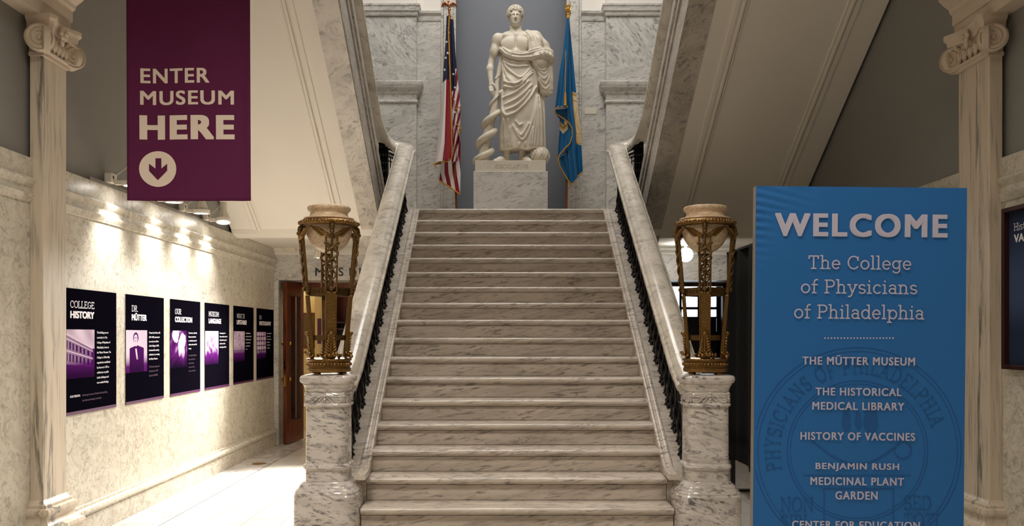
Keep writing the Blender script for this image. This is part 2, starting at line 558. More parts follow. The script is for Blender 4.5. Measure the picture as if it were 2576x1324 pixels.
def tile_mat():
    m, nt, b = new_mat('cream_floor_tiles')
    N, L = nt.nodes.new, nt.links.new
    tc = N('ShaderNodeTexCoord')
    mp = N('ShaderNodeMapping')
    mp.inputs['Rotation'].default_value = (0, 0, R(90))
    mp.inputs['Location'].default_value = (0.1, -0.066, 0)
    L(tc.outputs['Object'], mp.inputs['Vector'])
    br = N('ShaderNodeTexBrick')
    br.offset = 0.5
    br.inputs['Scale'].default_value = 1.0
    br.inputs['Brick Width'].default_value = 0.54
    br.inputs['Row Height'].default_value = 0.312
    br.inputs['Mortar Size'].default_value = 0.0022
    br.inputs['Mortar Smooth'].default_value = 0.1
    br.inputs['Color1'].default_value = srgb(234, 228, 219)
    br.inputs['Color2'].default_value = srgb(228, 220, 208)
    br.inputs['Mortar'].default_value = srgb(160, 140, 118)
    L(mp.outputs[0], br.inputs['Vector'])
    n = N('ShaderNodeTexNoise')
    n.inputs['Scale'].default_value = 5
    n.inputs['Detail'].default_value = 6
    m2 = N('ShaderNodeMapping')
    m2.inputs['Scale'].default_value = (0.4, 3, 1)
    L(tc.outputs['Object'], m2.inputs['Vector'])
    L(m2.outputs[0], n.inputs['Vector'])
    mx = N('ShaderNodeMix'); mx.data_type = 'RGBA'; mx.blend_type = 'MULTIPLY'
    mx.inputs[0].default_value = 0.25
    L(br.outputs['Color'], mx.inputs[6])
    L(n.outputs[0], mx.inputs[7])
    L(mx.outputs[2], b.inputs['Base Color'])
    b.inputs['Roughness'].default_value = 0.18
    return m


M['tile'] = tile_mat()


def print_mat():
    m, nt, b = new_mat('printed_photograph')
    a = nt.nodes.new('ShaderNodeAttribute')
    a.attribute_name = 'print'
    nt.links.new(a.outputs['Color'], b.inputs['Base Color'])
    b.inputs['Roughness'].default_value = 0.6
    b.inputs['Specular IOR Level'].default_value = 0.0
    return m


M['print'] = print_mat()

# ------------------------------------------------------------------ helpers: lettering


def text_mesh(s, bold=0.0, space=1.0):
    """vertices (2-D) and faces of a line of sans-serif text, one unit high per em"""
    cu = bpy.data.curves.new('letters', 'FONT')
    cu.body = s
    cu.space_character = space
    cu.resolution_u = 6 if bold > 0.02 else 3
    o = bpy.data.objects.new('letters', cu)
    C.objects.link(o)
    dg = bpy.context.evaluated_depsgraph_get()
    me = bpy.data.meshes.new_from_object(o.evaluated_get(dg))
    vs = [(v.co.x, v.co.y) for v in me.vertices]
    fs = [list(p.vertices) for p in me.polygons]
    bpy.data.objects.remove(o)
    bpy.data.curves.remove(cu)
    bpy.data.meshes.remove(me)
    if bold > 0:                                  # heavier weight: the letters laid over themselves, a hair apart in height
        V2, F2, n = [], [], len(vs)
        for k, (a, b) in enumerate([(i, j) for i in ((-1, -0.5, 0, 0.5, 1) if bold > 0.02 else (-1, 0, 1)) for j in (-1, 0, 1)]):
            V2 += [(x + a * bold, y + b * bold * 0.6, k * 8e-5) for x, y in vs]
            F2 += [[i + k * n for i in f] for f in fs]
        vs, fs = V2, F2
    return vs, fs


def fit(vs, u0, u1, v0, v1):
    xs = [p[0] for p in vs]
    ys = [p[1] for p in vs]
    ax, bx, ay, by = min(xs), max(xs), min(ys), max(ys)
    return [(u0 + (p[0] - ax) / (bx - ax) * (u1 - u0), v0 + (p[1] - ay) / (by - ay) * (v1 - v0), *p[2:]) for p in vs]


def scale_text(vs, size, u, v, align='l'):
    """place unscaled: size metres per em, baseline at v"""
    w = max(p[0] for p in vs) * size
    du = u - (w / 2 if align == 'c' else w if align == 'r' else 0)
    return [(p[0] * size + du, p[1] * size + v, *p[2:]) for p in vs]


# a slab-serif alphabet drawn with a pen of constant width
def arc(cx, cy, rx, ry, a0, a1, n=14):
    return [(cx + rx * math.cos(R(a0 + (a1 - a0) * i / n)), cy + ry * math.sin(R(a0 + (a1 - a0) * i / n))) for i in range(n + 1)]


def tick(x, y, h=0.12):
    return [(x - h, y), (x + h, y)]


G = {
    'A': (0.86, [[(0.12, 0), (0.43, 1), (0.74, 0)], [(0.24, 0.36), (0.62, 0.36)], tick(0.12, 0), tick(0.74, 0)]),
    'Æ': (1.14, [[(0.06, 0), (0.5, 1), (1.02, 1), (1.02, 0.84)], [(0.56, 1), (0.56, 0), (1.06, 0), (1.06, 0.18)], [(0.56, 0.52), (0.9, 0.52)], [(0.24, 0.36), (0.56, 0.36)], tick(0.08, 0, 0.08)]),
    'B': (0.74, [[(0.16, 0), (0.16, 1)], [(0.16, 1), (0.4, 1)] + arc(0.4, 0.76, 0.2, 0.24, 90, -90)[1:] + [(0.16, 0.52)], [(0.4, 0.52)] + arc(0.42, 0.26, 0.24, 0.26, 90, -90) + [(0.05, 0)], tick(0.14, 1)]),
    'C': (0.86, [arc(0.46, 0.5, 0.38, 0.5, 42, 318, 22), [(0.76, 0.68), (0.76, 0.94)]]),
    'D': (0.86, [[(0.16, 0), (0.16, 1)], [(0.05, 1), (0.4, 1)] + arc(0.4, 0.5, 0.36, 0.5, 90, -90, 18)[1:] + [(0.05, 0)]]),
    'E': (0.74, [[(0.16, 0), (0.16, 1)], [(0.05, 1), (0.62, 1), (0.62, 0.82)], [(0.05, 0), (0.66, 0), (0.66, 0.18)], [(0.16, 0.52), (0.5, 0.52)]]),
    'F': (0.70, [[(0.16, 0), (0.16, 1)], [(0.05, 1), (0.62, 1), (0.62, 0.82)], tick(0.16, 0), [(0.16, 0.5), (0.48, 0.5)]]),
    'G': (0.90, [arc(0.46, 0.5, 0.38, 0.5, 42, 318, 22) + [(0.76, 0.45)], [(0.54, 0.45), (0.86, 0.45)]]),
    'H': (0.90, [[(0.16, 0), (0.16, 1)], [(0.74, 0), (0.74, 1)], [(0.16, 0.52), (0.74, 0.52)], tick(0.16, 0), tick(0.16, 1), tick(0.74, 0), tick(0.74, 1)]),
    'I': (0.36, [[(0.18, 0), (0.18, 1)], tick(0.18, 0), tick(0.18, 1)]),
    'L': (0.68, [[(0.16, 0), (0.16, 1)], [(0.05, 0), (0.62, 0), (0.62, 0.2)], tick(0.16, 1)]),
    'M': (1.04, [[(0.16, 0), (0.16, 1), (0.52, 0.3), (0.88, 1), (0.88, 0)], tick(0.16, 0), tick(0.88, 0), [(0.04, 1), (0.16, 1)], [(0.88, 1), (1.0, 1)]]),
    'N': (0.92, [[(0.16, 0), (0.16, 1), (0.76, 0), (0.76, 1)], tick(0.16, 0), tick(0.76, 1), [(0.04, 1), (0.16, 1)]]),
    'O': (0.92, [arc(0.46, 0.5, 0.4, 0.5, 0, 360, 28)]),
    'P': (0.74, [[(0.16, 0), (0.16, 1)], [(0.05, 1), (0.42, 1)] + arc(0.42, 0.74, 0.24, 0.26, 90, -90)[1:] + [(0.16, 0.48)], tick(0.16, 0)]),
    'R': (0.82, [[(0.16, 0), (0.16, 1)], [(0.05, 1), (0.42, 1)] + arc(0.42, 0.75, 0.22, 0.25, 90, -90)[1:] + [(0.16, 0.5)], [(0.42, 0.5), (0.68, 0), (0.8, 0)], tick(0.16, 0)]),
    'S': (0.70, [arc(0.35, 0.75, 0.26, 0.25, 30, 270, 14) + arc(0.35, 0.26, 0.28, 0.26, 90, -150, 14)[1:], [(0.58, 0.78), (0.58, 0.98)], [(0.1, 0.02), (0.1, 0.24)]]),
    'T': (0.80, [[(0.4, 0), (0.4, 1)], [(0.08, 0.8), (0.08, 1), (0.72, 1), (0.72, 0.8)], tick(0.4, 0, 0.15)]),
    'U': (0.90, [[(0.16, 1), (0.16, 0.32)] + arc(0.45, 0.32, 0.29, 0.32, 180, 360, 14)[1:] + [(0.74, 1)], tick(0.16, 1), tick(0.74, 1)]),
    'V': (0.86, [[(0.12, 1), (0.43, 0), (0.74, 1)], tick(0.12, 1), tick(0.74, 1)]),
    'W': (1.16, [[(0.12, 1), (0.34, 0), (0.58, 0.8), (0.82, 0), (1.04, 1)], tick(0.12, 1), tick(1.04, 1)]),
    'Y': (0.84, [[(0.12, 1), (0.42, 0.46), (0.72, 1)], [(0.42, 0.46), (0.42, 0)], tick(0.12, 1, 0.1), tick(0.72, 1, 0.1), tick(0.42, 0)]),
    '.': (0.26, [[(0.12, 0), (0.12, 0.04)]]),
    ' ': (0.36, []),
    'a': (0.64, [arc(0.3, 0.46, 0.2, 0.2, 150, 0, 10) + [(0.5, 0.0), (0.6, 0.0)], arc(0.3, 0.19, 0.21, 0.19, 40, 330, 18)]),
    'c': (0.62, [arc(0.34, 0.33, 0.26, 0.33, 45, 315, 18)]),
    'd': (0.72, [arc(0.33, 0.33, 0.25, 0.33, 0, 360, 22), [(0.46, 1.04), (0.58, 1.04), (0.58, 0), (0.68, 0)]]),
    'e': (0.64, [[(0.08, 0.34), (0.58, 0.34)] + arc(0.33, 0.33, 0.25, 0.33, 2, 315, 20)]),
    'f': (0.44, [[(0.2, 0), (0.2, 0.78)] + arc(0.38, 0.8, 0.18, 0.24, 180, 75, 8), [(0.06, 0.64), (0.4, 0.64)], tick(0.2, 0)]),
    'g': (0.70, [arc(0.32, 0.36, 0.24, 0.3, 0, 360, 20), [(0.66, 0.66), (0.56, 0.66), (0.56, -0.06)] + arc(0.32, -0.06, 0.24, 0.24, 0, -150, 12)[1:]]),
    'h': (0.74, [[(0.04, 1.04), (0.16, 1.04), (0.16, 0)], arc(0.36, 0.42, 0.2, 0.24, 180, 0, 12) + [(0.56, 0)], tick(0.16, 0), tick(0.56, 0)]),
    'i': (0.34, [[(0.06, 0.66), (0.17, 0.66), (0.17, 0)], tick(0.17, 0), [(0.17, 0.92), (0.17, 0.97)]]),
    'l': (0.34, [[(0.05, 1.04), (0.17, 1.04), (0.17, 0)], tick(0.17, 0)]),
    'n': (0.74, [[(0.04, 0.66), (0.16, 0.66), (0.16, 0)], arc(0.36, 0.42, 0.2, 0.24, 180, 0, 12) + [(0.56, 0)], tick(0.16, 0), tick(0.56, 0)]),
    'o': (0.68, [arc(0.34, 0.33, 0.27, 0.33, 0, 360, 22)]),
    'p': (0.72, [[(0.04, 0.66), (0.15, 0.66), (0.15, -0.28)], arc(0.4, 0.33, 0.25, 0.33, 0, 360, 22), tick(0.15, -0.28)]),
    'r': (0.50, [[(0.04, 0.66), (0.16, 0.66), (0.16, 0)], arc(0.38, 0.4, 0.22, 0.26, 180, 75, 8), tick(0.16, 0)]),
    's': (0.54, [arc(0.27, 0.49, 0.19, 0.17, 30, 270, 10) + arc(0.27, 0.16, 0.2, 0.16, 90, -150, 10)[1:]]),
    't': (0.46, [[(0.2, 0.9), (0.2, 0.16)] + arc(0.34, 0.16, 0.14, 0.16, 180, 290, 8)[1:], [(0.05, 0.64), (0.42, 0.64)]]),
    'y': (0.68, [[(0.1, 0.66), (0.34, 0.04)], [(0.58, 0.66), (0.26, -0.2), (0.16, -0.28), (0.06, -0.27)], tick(0.1, 0.66, 0.09), tick(0.58, 0.66, 0.09)]),
}


def pen(strokes, w):
    vs, fs = [], []
    for st in strokes:
        for (a, b) in zip(st[:-1], st[1:]):
            dx, dy = b[0] - a[0], b[1] - a[1]
            l = math.hypot(dx, dy) or 1e-6
            ex, ey = dx / l * w * 0.42, dy / l * w * 0.42
            nx, ny = -dy / l * w / 2, dx / l * w / 2
            o = len(vs)
            z = ((o // 4) * 7 % 29) * 5e-5          # strokes crossing one another never share a plane
            vs += [(a[0] - ex + nx, a[1] - ey + ny, z), (b[0] + ex + nx, b[1] + ey + ny, z), (b[0] + ex - nx, b[1] + ey - ny, z), (a[0] - ex - nx, a[1] - ey - ny, z)]
            fs.append([o + 3, o + 2, o + 1, o])
    return vs, fs


def slab_mesh(s, w=0.12, gap=0.06):
    vs, fs, x = [], [], 0.0
    for ch in s:
        wd, st = G[ch]
        v, f = pen([[(p[0] + x, p[1]) for p in q] for q in st], w)
        v = [(p[0], p[1], p[2] + len(vs) % 5 * 1e-6) for p in v]
        fs += [[i + len(vs) for i in q] for q in f]
        vs += v
        x += wd + gap
    return vs, fs


class Sheet:
    """a flat printed thing: maps (u, v) metres on it to the world and lifts each print layer by a hair"""

    def __init__(self, o, eu, ev):
        self.o, self.eu, self.ev = Vector(o), Vector(eu).normalized(), Vector(ev).normalized()
        self.n = self.eu.cross(self.ev)

    def at(self, u, v, lift=0.002):
        return self.o + self.eu * u + self.ev * v + self.n * lift

    def put(self, mb, vf, lift=0.002):
        mb.add([self.at(p[0], p[1], lift + (p[2] if len(p) > 2 else 0)) for p in vf[0]], vf[1])

    def rect(self, mb, u0, u1, v0, v1, lift=0.002):
        mb.face([self.at(u0, v0, lift), self.at(u1, v0, lift), self.at(u1, v1, lift), self.at(u0, v1, lift)])


def flat(mb, name, mat, parent):
    return mb.build(name, mat, parent, smooth=0, weld=False, normals=False)


# ================================================================== THE SETTING
SL = 0.1685 / 0.259          # slope of every flight
Y1, Z1 = 5.935, 0.337        # nosing of the lowest step seen whole
RISE, GO = 0.1685, 0.259
YTOP, ZTOP = Y1 + 16 * GO, Z1 + 16 * RISE      # landing nosing 10.079 / 3.033
YB = 11.96                   # back wall
ZS = 9.334                   # upper soffit plane: z = ZS - SL * y
DADO = 2.74


def nose(y):
    return Z1 + SL * (y - Y1)


# floors
struct(MB().box(XL + 0.46, XR - 0.46, -5, 11.66, -0.12, 0).build('floor', M['tile'], smooth=0))
b = MB()
b.box(XL, XL + 0.46, -5, 12.0, -0.12, 0).box(XR - 0.46, XR, -5, 12.0, -0.12, 0).box(XL + 0.46, XR - 0.46, 11.66, 12.0, -0.12, 0)
struct(b.build('trim_floor_border', M['border'], smooth=0, weld=False))
b = MB()
for x in (XL + 0.44, XR - 0.44 - 0.006):
    b.box(x - 0.02, x - 0.014, -5, 11.68, 0, 0.0012)
struct(b.build('trim_floor_line', M['ink'], smooth=0))
struct(MB().box(-5.2, 5.4, 12.0, 17.5, -0.12, 0).build('floor_rooms_beyond', M['border'], smooth=0))

# side walls: painted above, marble dado below
DP = [(0, 0), (0, 2.438), (0.012, 2.444), (0.016, 2.458), (0.030, 2.476), (0.034, 2.492), (0.014, 2.500), (0.012, 2.542),
      (0.018, 2.550), (0.036, 2.570), (0.042, 2.588), (0.036, 2.600), (0.014, 2.608), (0.014, DADO), (-0.16, DADO), (-0.16, 0)]
BP = [(-0.02, 0), (0.034, 0), (0.034, 0.158), (0.024, 0.162), (0.024, 0.176), (0.046, 0.184), (0.052, 0.2), (0.046, 0.216),
      (0.02, 0.226), (0.018, 0.246), (-0.02, 0.25)]
for side, x0, d in (('left', XL, 1), ('right', XR, -1)):
    xs = sorted((x0 - d * 0.03, x0 - d * 0.2))
    struct(MB().box(xs[0], xs[1], -5, 12.0, DADO - 0.02, 9.6).build('wall_' + side, M['greywall'], smooth=0))
    struct(MB().prism([(x0 + d * a, z) for a, z in DP], 'y', -5, YB).build('trim_dado_' + side, M['wall'], smooth=30))
    struct(MB().prism([(x0 + d * a, z) for a, z in BP], 'y', -5, YB).build('baseboard_' + side, M['wall'], smooth=30))
    # entablature over the near part of the wall, ending above the pilaster
    ye = 6.13 if side == 'left' else 6.21
    p = [(-0.03, 3.70), (0.10, 3.70), (0.10, 3.78), (0.115, 3.785), (0.115, 3.86), (0.135, 3.875), (0.14, 3.90), (0.18, 3.93),
         (0.215, 3.965), (0.215, 4.0), (0.12, 4.02), (0.12, 5.2), (-0.03, 5.2)]
    struct(MB().prism([(x0 + d * a, z) for a, z in p], 'y', -5, ye).build('trim_entablature_' + side, M['capital'], smooth=30))

struct(MB().box(XL - 0.3, XR + 0.3, -5.2, -5, -0.1, 9.6).build('wall_front', M['plaster'], smooth=0))
struct(MB().box(XL - 0.3, XR + 0.3, -5.2, 12.2, 9.6, 9.75).build('ceiling', M['white'], smooth=0))
struct(MB().box(XL, XR, -5, 5.9, 5.2, 5.6).build('ceiling_hall', M['plaster'], smooth=0))

# landing and the ceiling of the passages under it
struct(MB().box(XL, XR, YTOP + 0.05, YB + 0.5, DADO + 0.05, ZTOP - 0.001).build('floor_landing', M['stair'], smooth=0))
for nm, xa, xb in (('ceiling_museum_passage', XL, XC - 1.3), ('ceiling_dark_passage', XC + 1.3, XR)):
    b = MB()
    b.box(xa, xb, 10.14, YB, DADO + 0.005, DADO + 0.05)
    b.prism([(10.06, 2.79), (10.08, 2.735), (10.16, 2.72), (10.2, 2.705), (10.3, 2.705), (10.33, 2.75), (10.33, 2.79)], 'x', xa, xb)
    b.prism([(YB, 2.66), (YB - 0.03, 2.66), (YB - 0.04, 2.69), (YB - 0.1, 2.72), (YB - 0.1, 2.76), (YB, 2.76)], 'x', xa, xb)
    struct(b.build(nm, M['plaster'], smooth=30, weld=False))

# back wall: below the landing two deep doorways, above it piers, panels and the statue's niche
NX0, NX1 = -0.656, 0.890
JL, JR = XL + 0.06, XR - 0.06
DL, DR = -1.45, 1.65
HEAD = 2.308
b = MB()
for xa, xb, ya, yb, za, zb in ((XL - 0.2, JL, YB, 12.66, 0, DADO + 0.1), (JL, DL, YB, 12.66, HEAD, DADO + 0.1), (DL, DR, YB, 12.66, 0, DADO + 0.1),
                               (DR, JR, YB, 12.66, HEAD, DADO + 0.1), (JR, XR + 0.2, YB, 12.66, 0, DADO + 0.1)):
    struct(MB().box(xa, xb, ya, yb, za, zb).build('wall_back_lower', M['back'], smooth=0))
b = MB()
b.box(XL, NX0 - 0.2, YB, YB + 0.3, ZTOP, 9.6).box(NX1 + 0.2, XR, YB, YB + 0.3, ZTOP, 9.6)
struct(b.build('wall_back', M['back'], smooth=0, weld=False))
# moulded upright frame on each side of the niche
b = MB()
for s, x in ((-1, NX0), (1, NX1)):
    pr = [(x, YB + 0.02), (x, YB - 0.03), (x + s * 0.025, YB - 0.05), (x + s * 0.05, YB - 0.035), (x + s * 0.12, YB - 0.035),
          (x + s * 0.135, YB - 0.05), (x + s * 0.165, YB - 0.05), (x + s * 0.18, YB - 0.02), (x + s * 0.205, YB - 0.02), (x + s * 0.205, YB + 0.02)]
    b.prism(pr, 'z', ZTOP, 9.6)
struct(b.build('trim_niche_frame', M['back'], smooth=30, weld=False))
b = MB()
xm, hw = (NX0 + NX1) / 2, (NX1 - NX0) / 2 + 0.01


def niche(u, v):
    t = PI * u
    return (xm - hw * math.cos(t), YB + 0.62 * math.sin(t) ** 0.8, ZTOP + v * (9.6 - ZTOP))


b.grid(niche, 40, 2)
struct(b.build('wall_niche', M['niche'], smooth=60, normals=False))
# piers either side, with their courses and cornices
for nm, xa, xb in (('trim_pier_marble', XL, -1.196), ('trim_pier_marble.001', 1.43, XR)):
    yf = YB - 0.15
    b = MB()
    b.cur = 0
    b.box(xa, xb, yf, YB, ZTOP, 5.04)
    b.box(xa, xb, yf, YB, 5.04, 5.255)
    b.cur = 1
    b.box(xa, xb, yf + 0.012, YB, 5.255, 5.955)
    b.cur = 0
    ix = 1 if xa < 0 else -1
    e = xb if xa < 0 else xa
    e0 = xa if xa < 0 else xb
    def course(pr):
        # the profile runs along the front and returns at the free end
        for (o, za), (o2, zb) in zip(pr[:-1], pr[1:]):
            b.add([(e0, yf - o, za), (e + ix * o, yf - o, za), (e + ix * o2, yf - o2, zb), (e0, yf - o2, zb)], [(0, 1, 2, 3)])
            b.add([(e + ix * o, yf - o, za), (e + ix * o, YB, za), (e + ix * o2, YB, zb), (e + ix * o2, yf - o2, zb)], [(0, 1, 2, 3)])
    course([(0, 4.745), (0.018, 4.75), (0.024, 4.765), (0.018, 4.785), (0.004, 4.79), (0.004, 4.86), (0.02, 4.875), (0.03, 4.9), (0.05, 4.92),
            (0.07, 4.945), (0.085, 4.985), (0.09, 5.02), (0.08, 5.035), (0, 5.04)])
    course([(0, 5.95), (0.012, 5.955), (0.02, 5.975), (0.02, 6.0), (0.04, 6.015), (0.045, 6.07), (0.055, 6.08), (0.055, 6.105), (0, 6.11)])
    b.cur = 2
    b.box(xa, xb, yf, YB, 6.11, 9.6)
    struct(b.build(nm, [M['back'], M['panel'], M['white']], smooth=30, weld=False))
b = MB()
for xa, xb in ((-1.2, NX0 - 0.2), (NX1 + 0.2, 1.44)):
    b.prism([(YB, 5.93), (YB - 0.012, 5.935), (YB - 0.02, 5.965), (YB - 0.02, 6.0), (YB - 0.05, 6.03), (YB - 0.055, 6.06), (YB, 6.065)], 'x', xa, xb)
struct(b.build('trim_panel_cornice', M['back'], smooth=30, weld=False))
b = MB()
for xa, xb in ((-1.2, NX0 - 0.2), (NX1 + 0.2, 1.44)):
    b.box(xa, xb, YB - 0.004, YB, 6.066, 9.6)
struct(b.build('trim_upper_plaster', M['white'], smooth=0))

# doorway into the museum: timber frame, one open leaf, lit room beyond
b = MB()
b.box(JL, JL + 0.07, 12.62, 12.74, 0, HEAD).box(DL - 0.07, DL, 12.62, 12.74, 0, HEAD).box(JL, DL, 12.62, 12.74, HEAD - 0.10, HEAD)
b.box(JL, DL, 12.66, 12.74, HEAD, 2.84)
struct(b.build('trim_museum_door_frame', M['wood'], smooth=0, bevel=0.006, weld=False))
b = MB()
b.box(JR - 0.07, JR, 12.62, 12.74, 0, HEAD).box(DR, DR + 0.07, 12.62, 12.74, 0, HEAD).box(DR, JR, 12.62, 12.74, HEAD - 0.05, HEAD)
b.box(DR, JR, 12.66, 12.74, HEAD, 2.84)
struct(b.build('trim_dark_door_frame', M['darkwood'], smooth=0, bevel=0.006, weld=False))
b = MB()
b.box(-5.2, XC, 15.6, 15.75, 0, 3.0).box(-5.2, -5.05, 12.7, 15.6, 0, 3.0).box(-0.1, XC, 12.7, 15.6, 0, 3.0)
b.box(-5.2, XL, 12.66, 12.7, 0, 3.0)
struct(b.build('wall_museum_room', M['cream_room'], smooth=0, weld=False))
struct(MB().box(-5.2, XC, 12.66, 15.75, 3.0, 3.1).build('ceiling_museum_room', M['cream_room'], smooth=0))
b = MB()
wx0, wx1, wz0, wz1 = 2.72, 3.80, 1.60, 2.42
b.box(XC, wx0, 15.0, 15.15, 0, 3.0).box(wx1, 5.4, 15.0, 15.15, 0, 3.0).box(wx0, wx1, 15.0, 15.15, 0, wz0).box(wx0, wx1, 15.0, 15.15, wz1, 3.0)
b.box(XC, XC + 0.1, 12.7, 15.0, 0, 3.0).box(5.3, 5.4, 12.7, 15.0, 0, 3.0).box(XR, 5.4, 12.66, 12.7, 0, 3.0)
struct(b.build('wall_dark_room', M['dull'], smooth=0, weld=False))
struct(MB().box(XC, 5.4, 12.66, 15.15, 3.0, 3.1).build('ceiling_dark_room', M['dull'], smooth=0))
wn = struct(MB().box(wx0, wx1, 15.10, 15.12, wz0, wz1).build('window_1', M['daylight'], smooth=0))
b = MB()
b.box(wx0, wx1, 15.0, 15.06, 1.985, 2.03).box(3.10, 3.14, 15.0, 15.06, wz0, wz1).box(3.42, 3.46, 15.0, 15.06, wz0, wz1)
b.box(wx0, wx0 + 0.05, 15.0, 15.06, wz0, wz1).box(wx1 - 0.05, wx1, 15.0, 15.06, wz0, wz1)
b.build('window_bars', M['ink'], wn, smooth=0, weld=False)

# ================================================================== PILASTERS with carved capitals
def spiral_relief(b, c, ax, ay, nrm, r, turns=2.1, w=0.012):
    c, ax, ay, nrm = Vector(c), Vector(ax), Vector(ay), Vector(nrm)
    pts, rad = [], []
    n = 52
    for i in range(n):
        t = i / (n - 1)
        a = PI / 2 + turns * 2 * PI * t
        q = r * (1 - t) ** 0.85 * 0.86 + 0.012
        pts.append(c + ax * (q * math.cos(a)) + ay * (q * math.sin(a)) + nrm * 0.004)
        rad.append(w * (1 - 0.45 * t))
    b.tube(pts, rad, 6)
    b.sphere(c + nrm * 0.004, r * 0.2, 10, 6)


def pilaster(label, x0, d, ya, yb):
    """x0 wall plane, d direction into the hall, ya..yb along the wall"""
    t = thing('marble_pilaster', label, 'pilaster', (x0, (ya + yb) / 2, 0), 'marble pilasters at the foot of the stair hall')
    p = 0.09
    xf = x0 + d * p
    lo, hi = sorted((x0, xf))
    MB().box(lo, hi, ya, yb, 0.42, 3.44).build('shaft', M['pilaster'], t, smooth=0, bevel=0.004)
    # base: plinth, torus, scotia, torus
    b = MB()
    bp = [(0.11, 0), (0.11, 0.2), (0.12, 0.205), (0.128, 0.22), (0.12, 0.24), (0.09, 0.25), (0.07, 0.262), (0.055, 0.29), (0.06, 0.315),
          (0.075, 0.325), (0.08, 0.345), (0.07, 0.365), (0.04, 0.372), (0.04, 0.39), (0.015, 0.40), (0.0, 0.425)]
    for (o, za), (o2, zb) in zip(bp[:-1], bp[1:]):
        A = [(x0, ya - o * 0.6), (xf + d * o * 0.8, ya - o * 0.6), (xf + d * o * 0.8, yb + o * 0.6), (x0, yb + o * 0.6)]
        B = [(x0, ya - o2 * 0.6), (xf + d * o2 * 0.8, ya - o2 * 0.6), (xf + d * o2 * 0.8, yb + o2 * 0.6), (x0, yb + o2 * 0.6)]
        for i in range(3):
            b.add([(*A[i], za), (*A[i + 1], za), (*B[i + 1], zb), (*B[i], zb)], [(0, 1, 2, 3)])
    b.build('base', M['pilaster'], t, smooth=40)
    # capital
    cap = MB()
    yc = (ya + yb) / 2
    hw = (yb - ya) / 2
    # astragal, bell, abacus
    for (o, za, zb) in ((0.016, 3.43, 3.455), (0.006, 3.455, 3.62)):
        lo, hi = sorted((x0, xf + d * o))
        cap.box(lo, hi, ya - o, yb + o, za, zb)
    cap.tube([(xf + d * 0.016, ya - 0.02, 3.468), (xf + d * 0.016, yb + 0.02, 3.468)], 0.013, 8)
    capo = cap.build('capital', M['capital'], t, smooth=40, weld=False)
    # moulded abacus with a hollowed front
    ab = MB()
    n = 16

    def outline(o):
        pts = [(x0, ya - 0.035 - o)]
        pts.append((xf + d * (0.055 + o), ya - 0.035 - o))
        pts.append((xf + d * (0.075 + o), ya - 0.01 - o * 0.4))
        for i in range(n + 1):
            u = i / n
            y = ya + 0.02 + (yb - ya - 0.04) * u
            pts.append((xf + d * (0.022 + o + 0.045 * (2 * u - 1) ** 2), y))
        pts.append((xf + d * (0.075 + o), yb + 0.01 + o * 0.4))
        pts.append((xf + d * (0.055 + o), yb + 0.035 + o))
        pts.append((x0, yb + 0.035 + o))
        return pts
    for (o, za), (o2, zb) in zip([(0, 3.615), (0.004, 3.635), (0.006, 3.65), (0.016, 3.665), (0.024, 3.675)], [(0.004, 3.635), (0.006, 3.65), (0.016, 3.665), (0.024, 3.675), (0.024, 3.70)]):
        A, B = outline(o), outline(o2)
        for i in range(len(A) - 1):
            ab.add([(*A[i], za), (*A[i + 1], za), (*B[i + 1], zb), (*B[i], zb)], [(0, 1, 2, 3)])
    A = outline(0)
    ab.add([(*q, 3.615) for q in A], [list(range(len(A)))])
    ab.build('abacus', M['capital'], capo, smooth=35)
    # volutes turned out on the diagonal at the two corners
    for yy, sg in ((ya - 0.02, -1), (yb + 0.02, 1)):
        c = Vector((xf + d * 0.035, yy, 3.535))
        nrm = Vector((d * 0.72, -sg * 0.45, 0)).normalized()      # outer face looks along this
        tang = Vector((0, 0, 1)).cross(nrm)
        v = MB()
        seg = 28
        prof = [(0.0, -0.03), (0.078, -0.03), (0.092, -0.02), (0.092, 0.012), (0.084, 0.02), (0.078, 0.012), (0.0, 0.008)]
        vs, fs = [], []
        for (r, h) in prof:
            for k in range(seg):
                a = 2 * PI * k / seg
                vs.append(c + tang * (r * math.cos(a)) + Vector((0, 0, 1)) * (r * math.sin(a)) + nrm * h)
        for i in range(len(prof) - 1):
            for k in range(seg):
                k2 = (k + 1) % seg
                fs.append((i * seg + k, i * seg + k2, (i + 1) * seg + k2, (i + 1) * seg + k))
        v.add(vs, fs)
        spiral_relief(v, c + nrm * 0.008, tang * (1 if sg * d > 0 else -1), (0, 0, 1), nrm, 0.08)
        # the second face of the corner scroll, seen from the end of the pilaster
        n2 = Vector((d * 0.35, sg * 0.94, 0)).normalized()
        t2 = Vector((0, 0, 1)).cross(n2)
        c2 = c + n2 * 0.02 - nrm * 0.04
        vs, fs = [], []
        for (r, h) in prof:
            for k in range(seg):
                a = 2 * PI * k / seg
                vs.append(c2 + t2 * (r * math.cos(a)) + Vector((0, 0, 1)) * (r * math.sin(a)) + n2 * h)
        for i in range(len(prof) - 1):
            for k in range(seg):
                k2 = (k + 1) % seg
                fs.append((i * seg + k, i * seg + k2, (i + 1) * seg + k2, (i + 1) * seg + k))
        v.add(vs, fs)
        spiral_relief(v, c2 + n2 * 0.008, t2 * (-1 if sg * d > 0 else 1), (0, 0, 1), n2, 0.08)
        # leaf curling over the scroll
        for q in range(4):
            v.sphere(c + Vector((d * 0.01 * q, sg * (0.012 * q - 0.03), 0.082 - 0.008 * q)), 0.022 - 0.002 * q, 8, 6, (1, 1.3, 0.7))
        v.build('volute', M['capital'], capo, smooth=40, weld=False)
    e = MB()
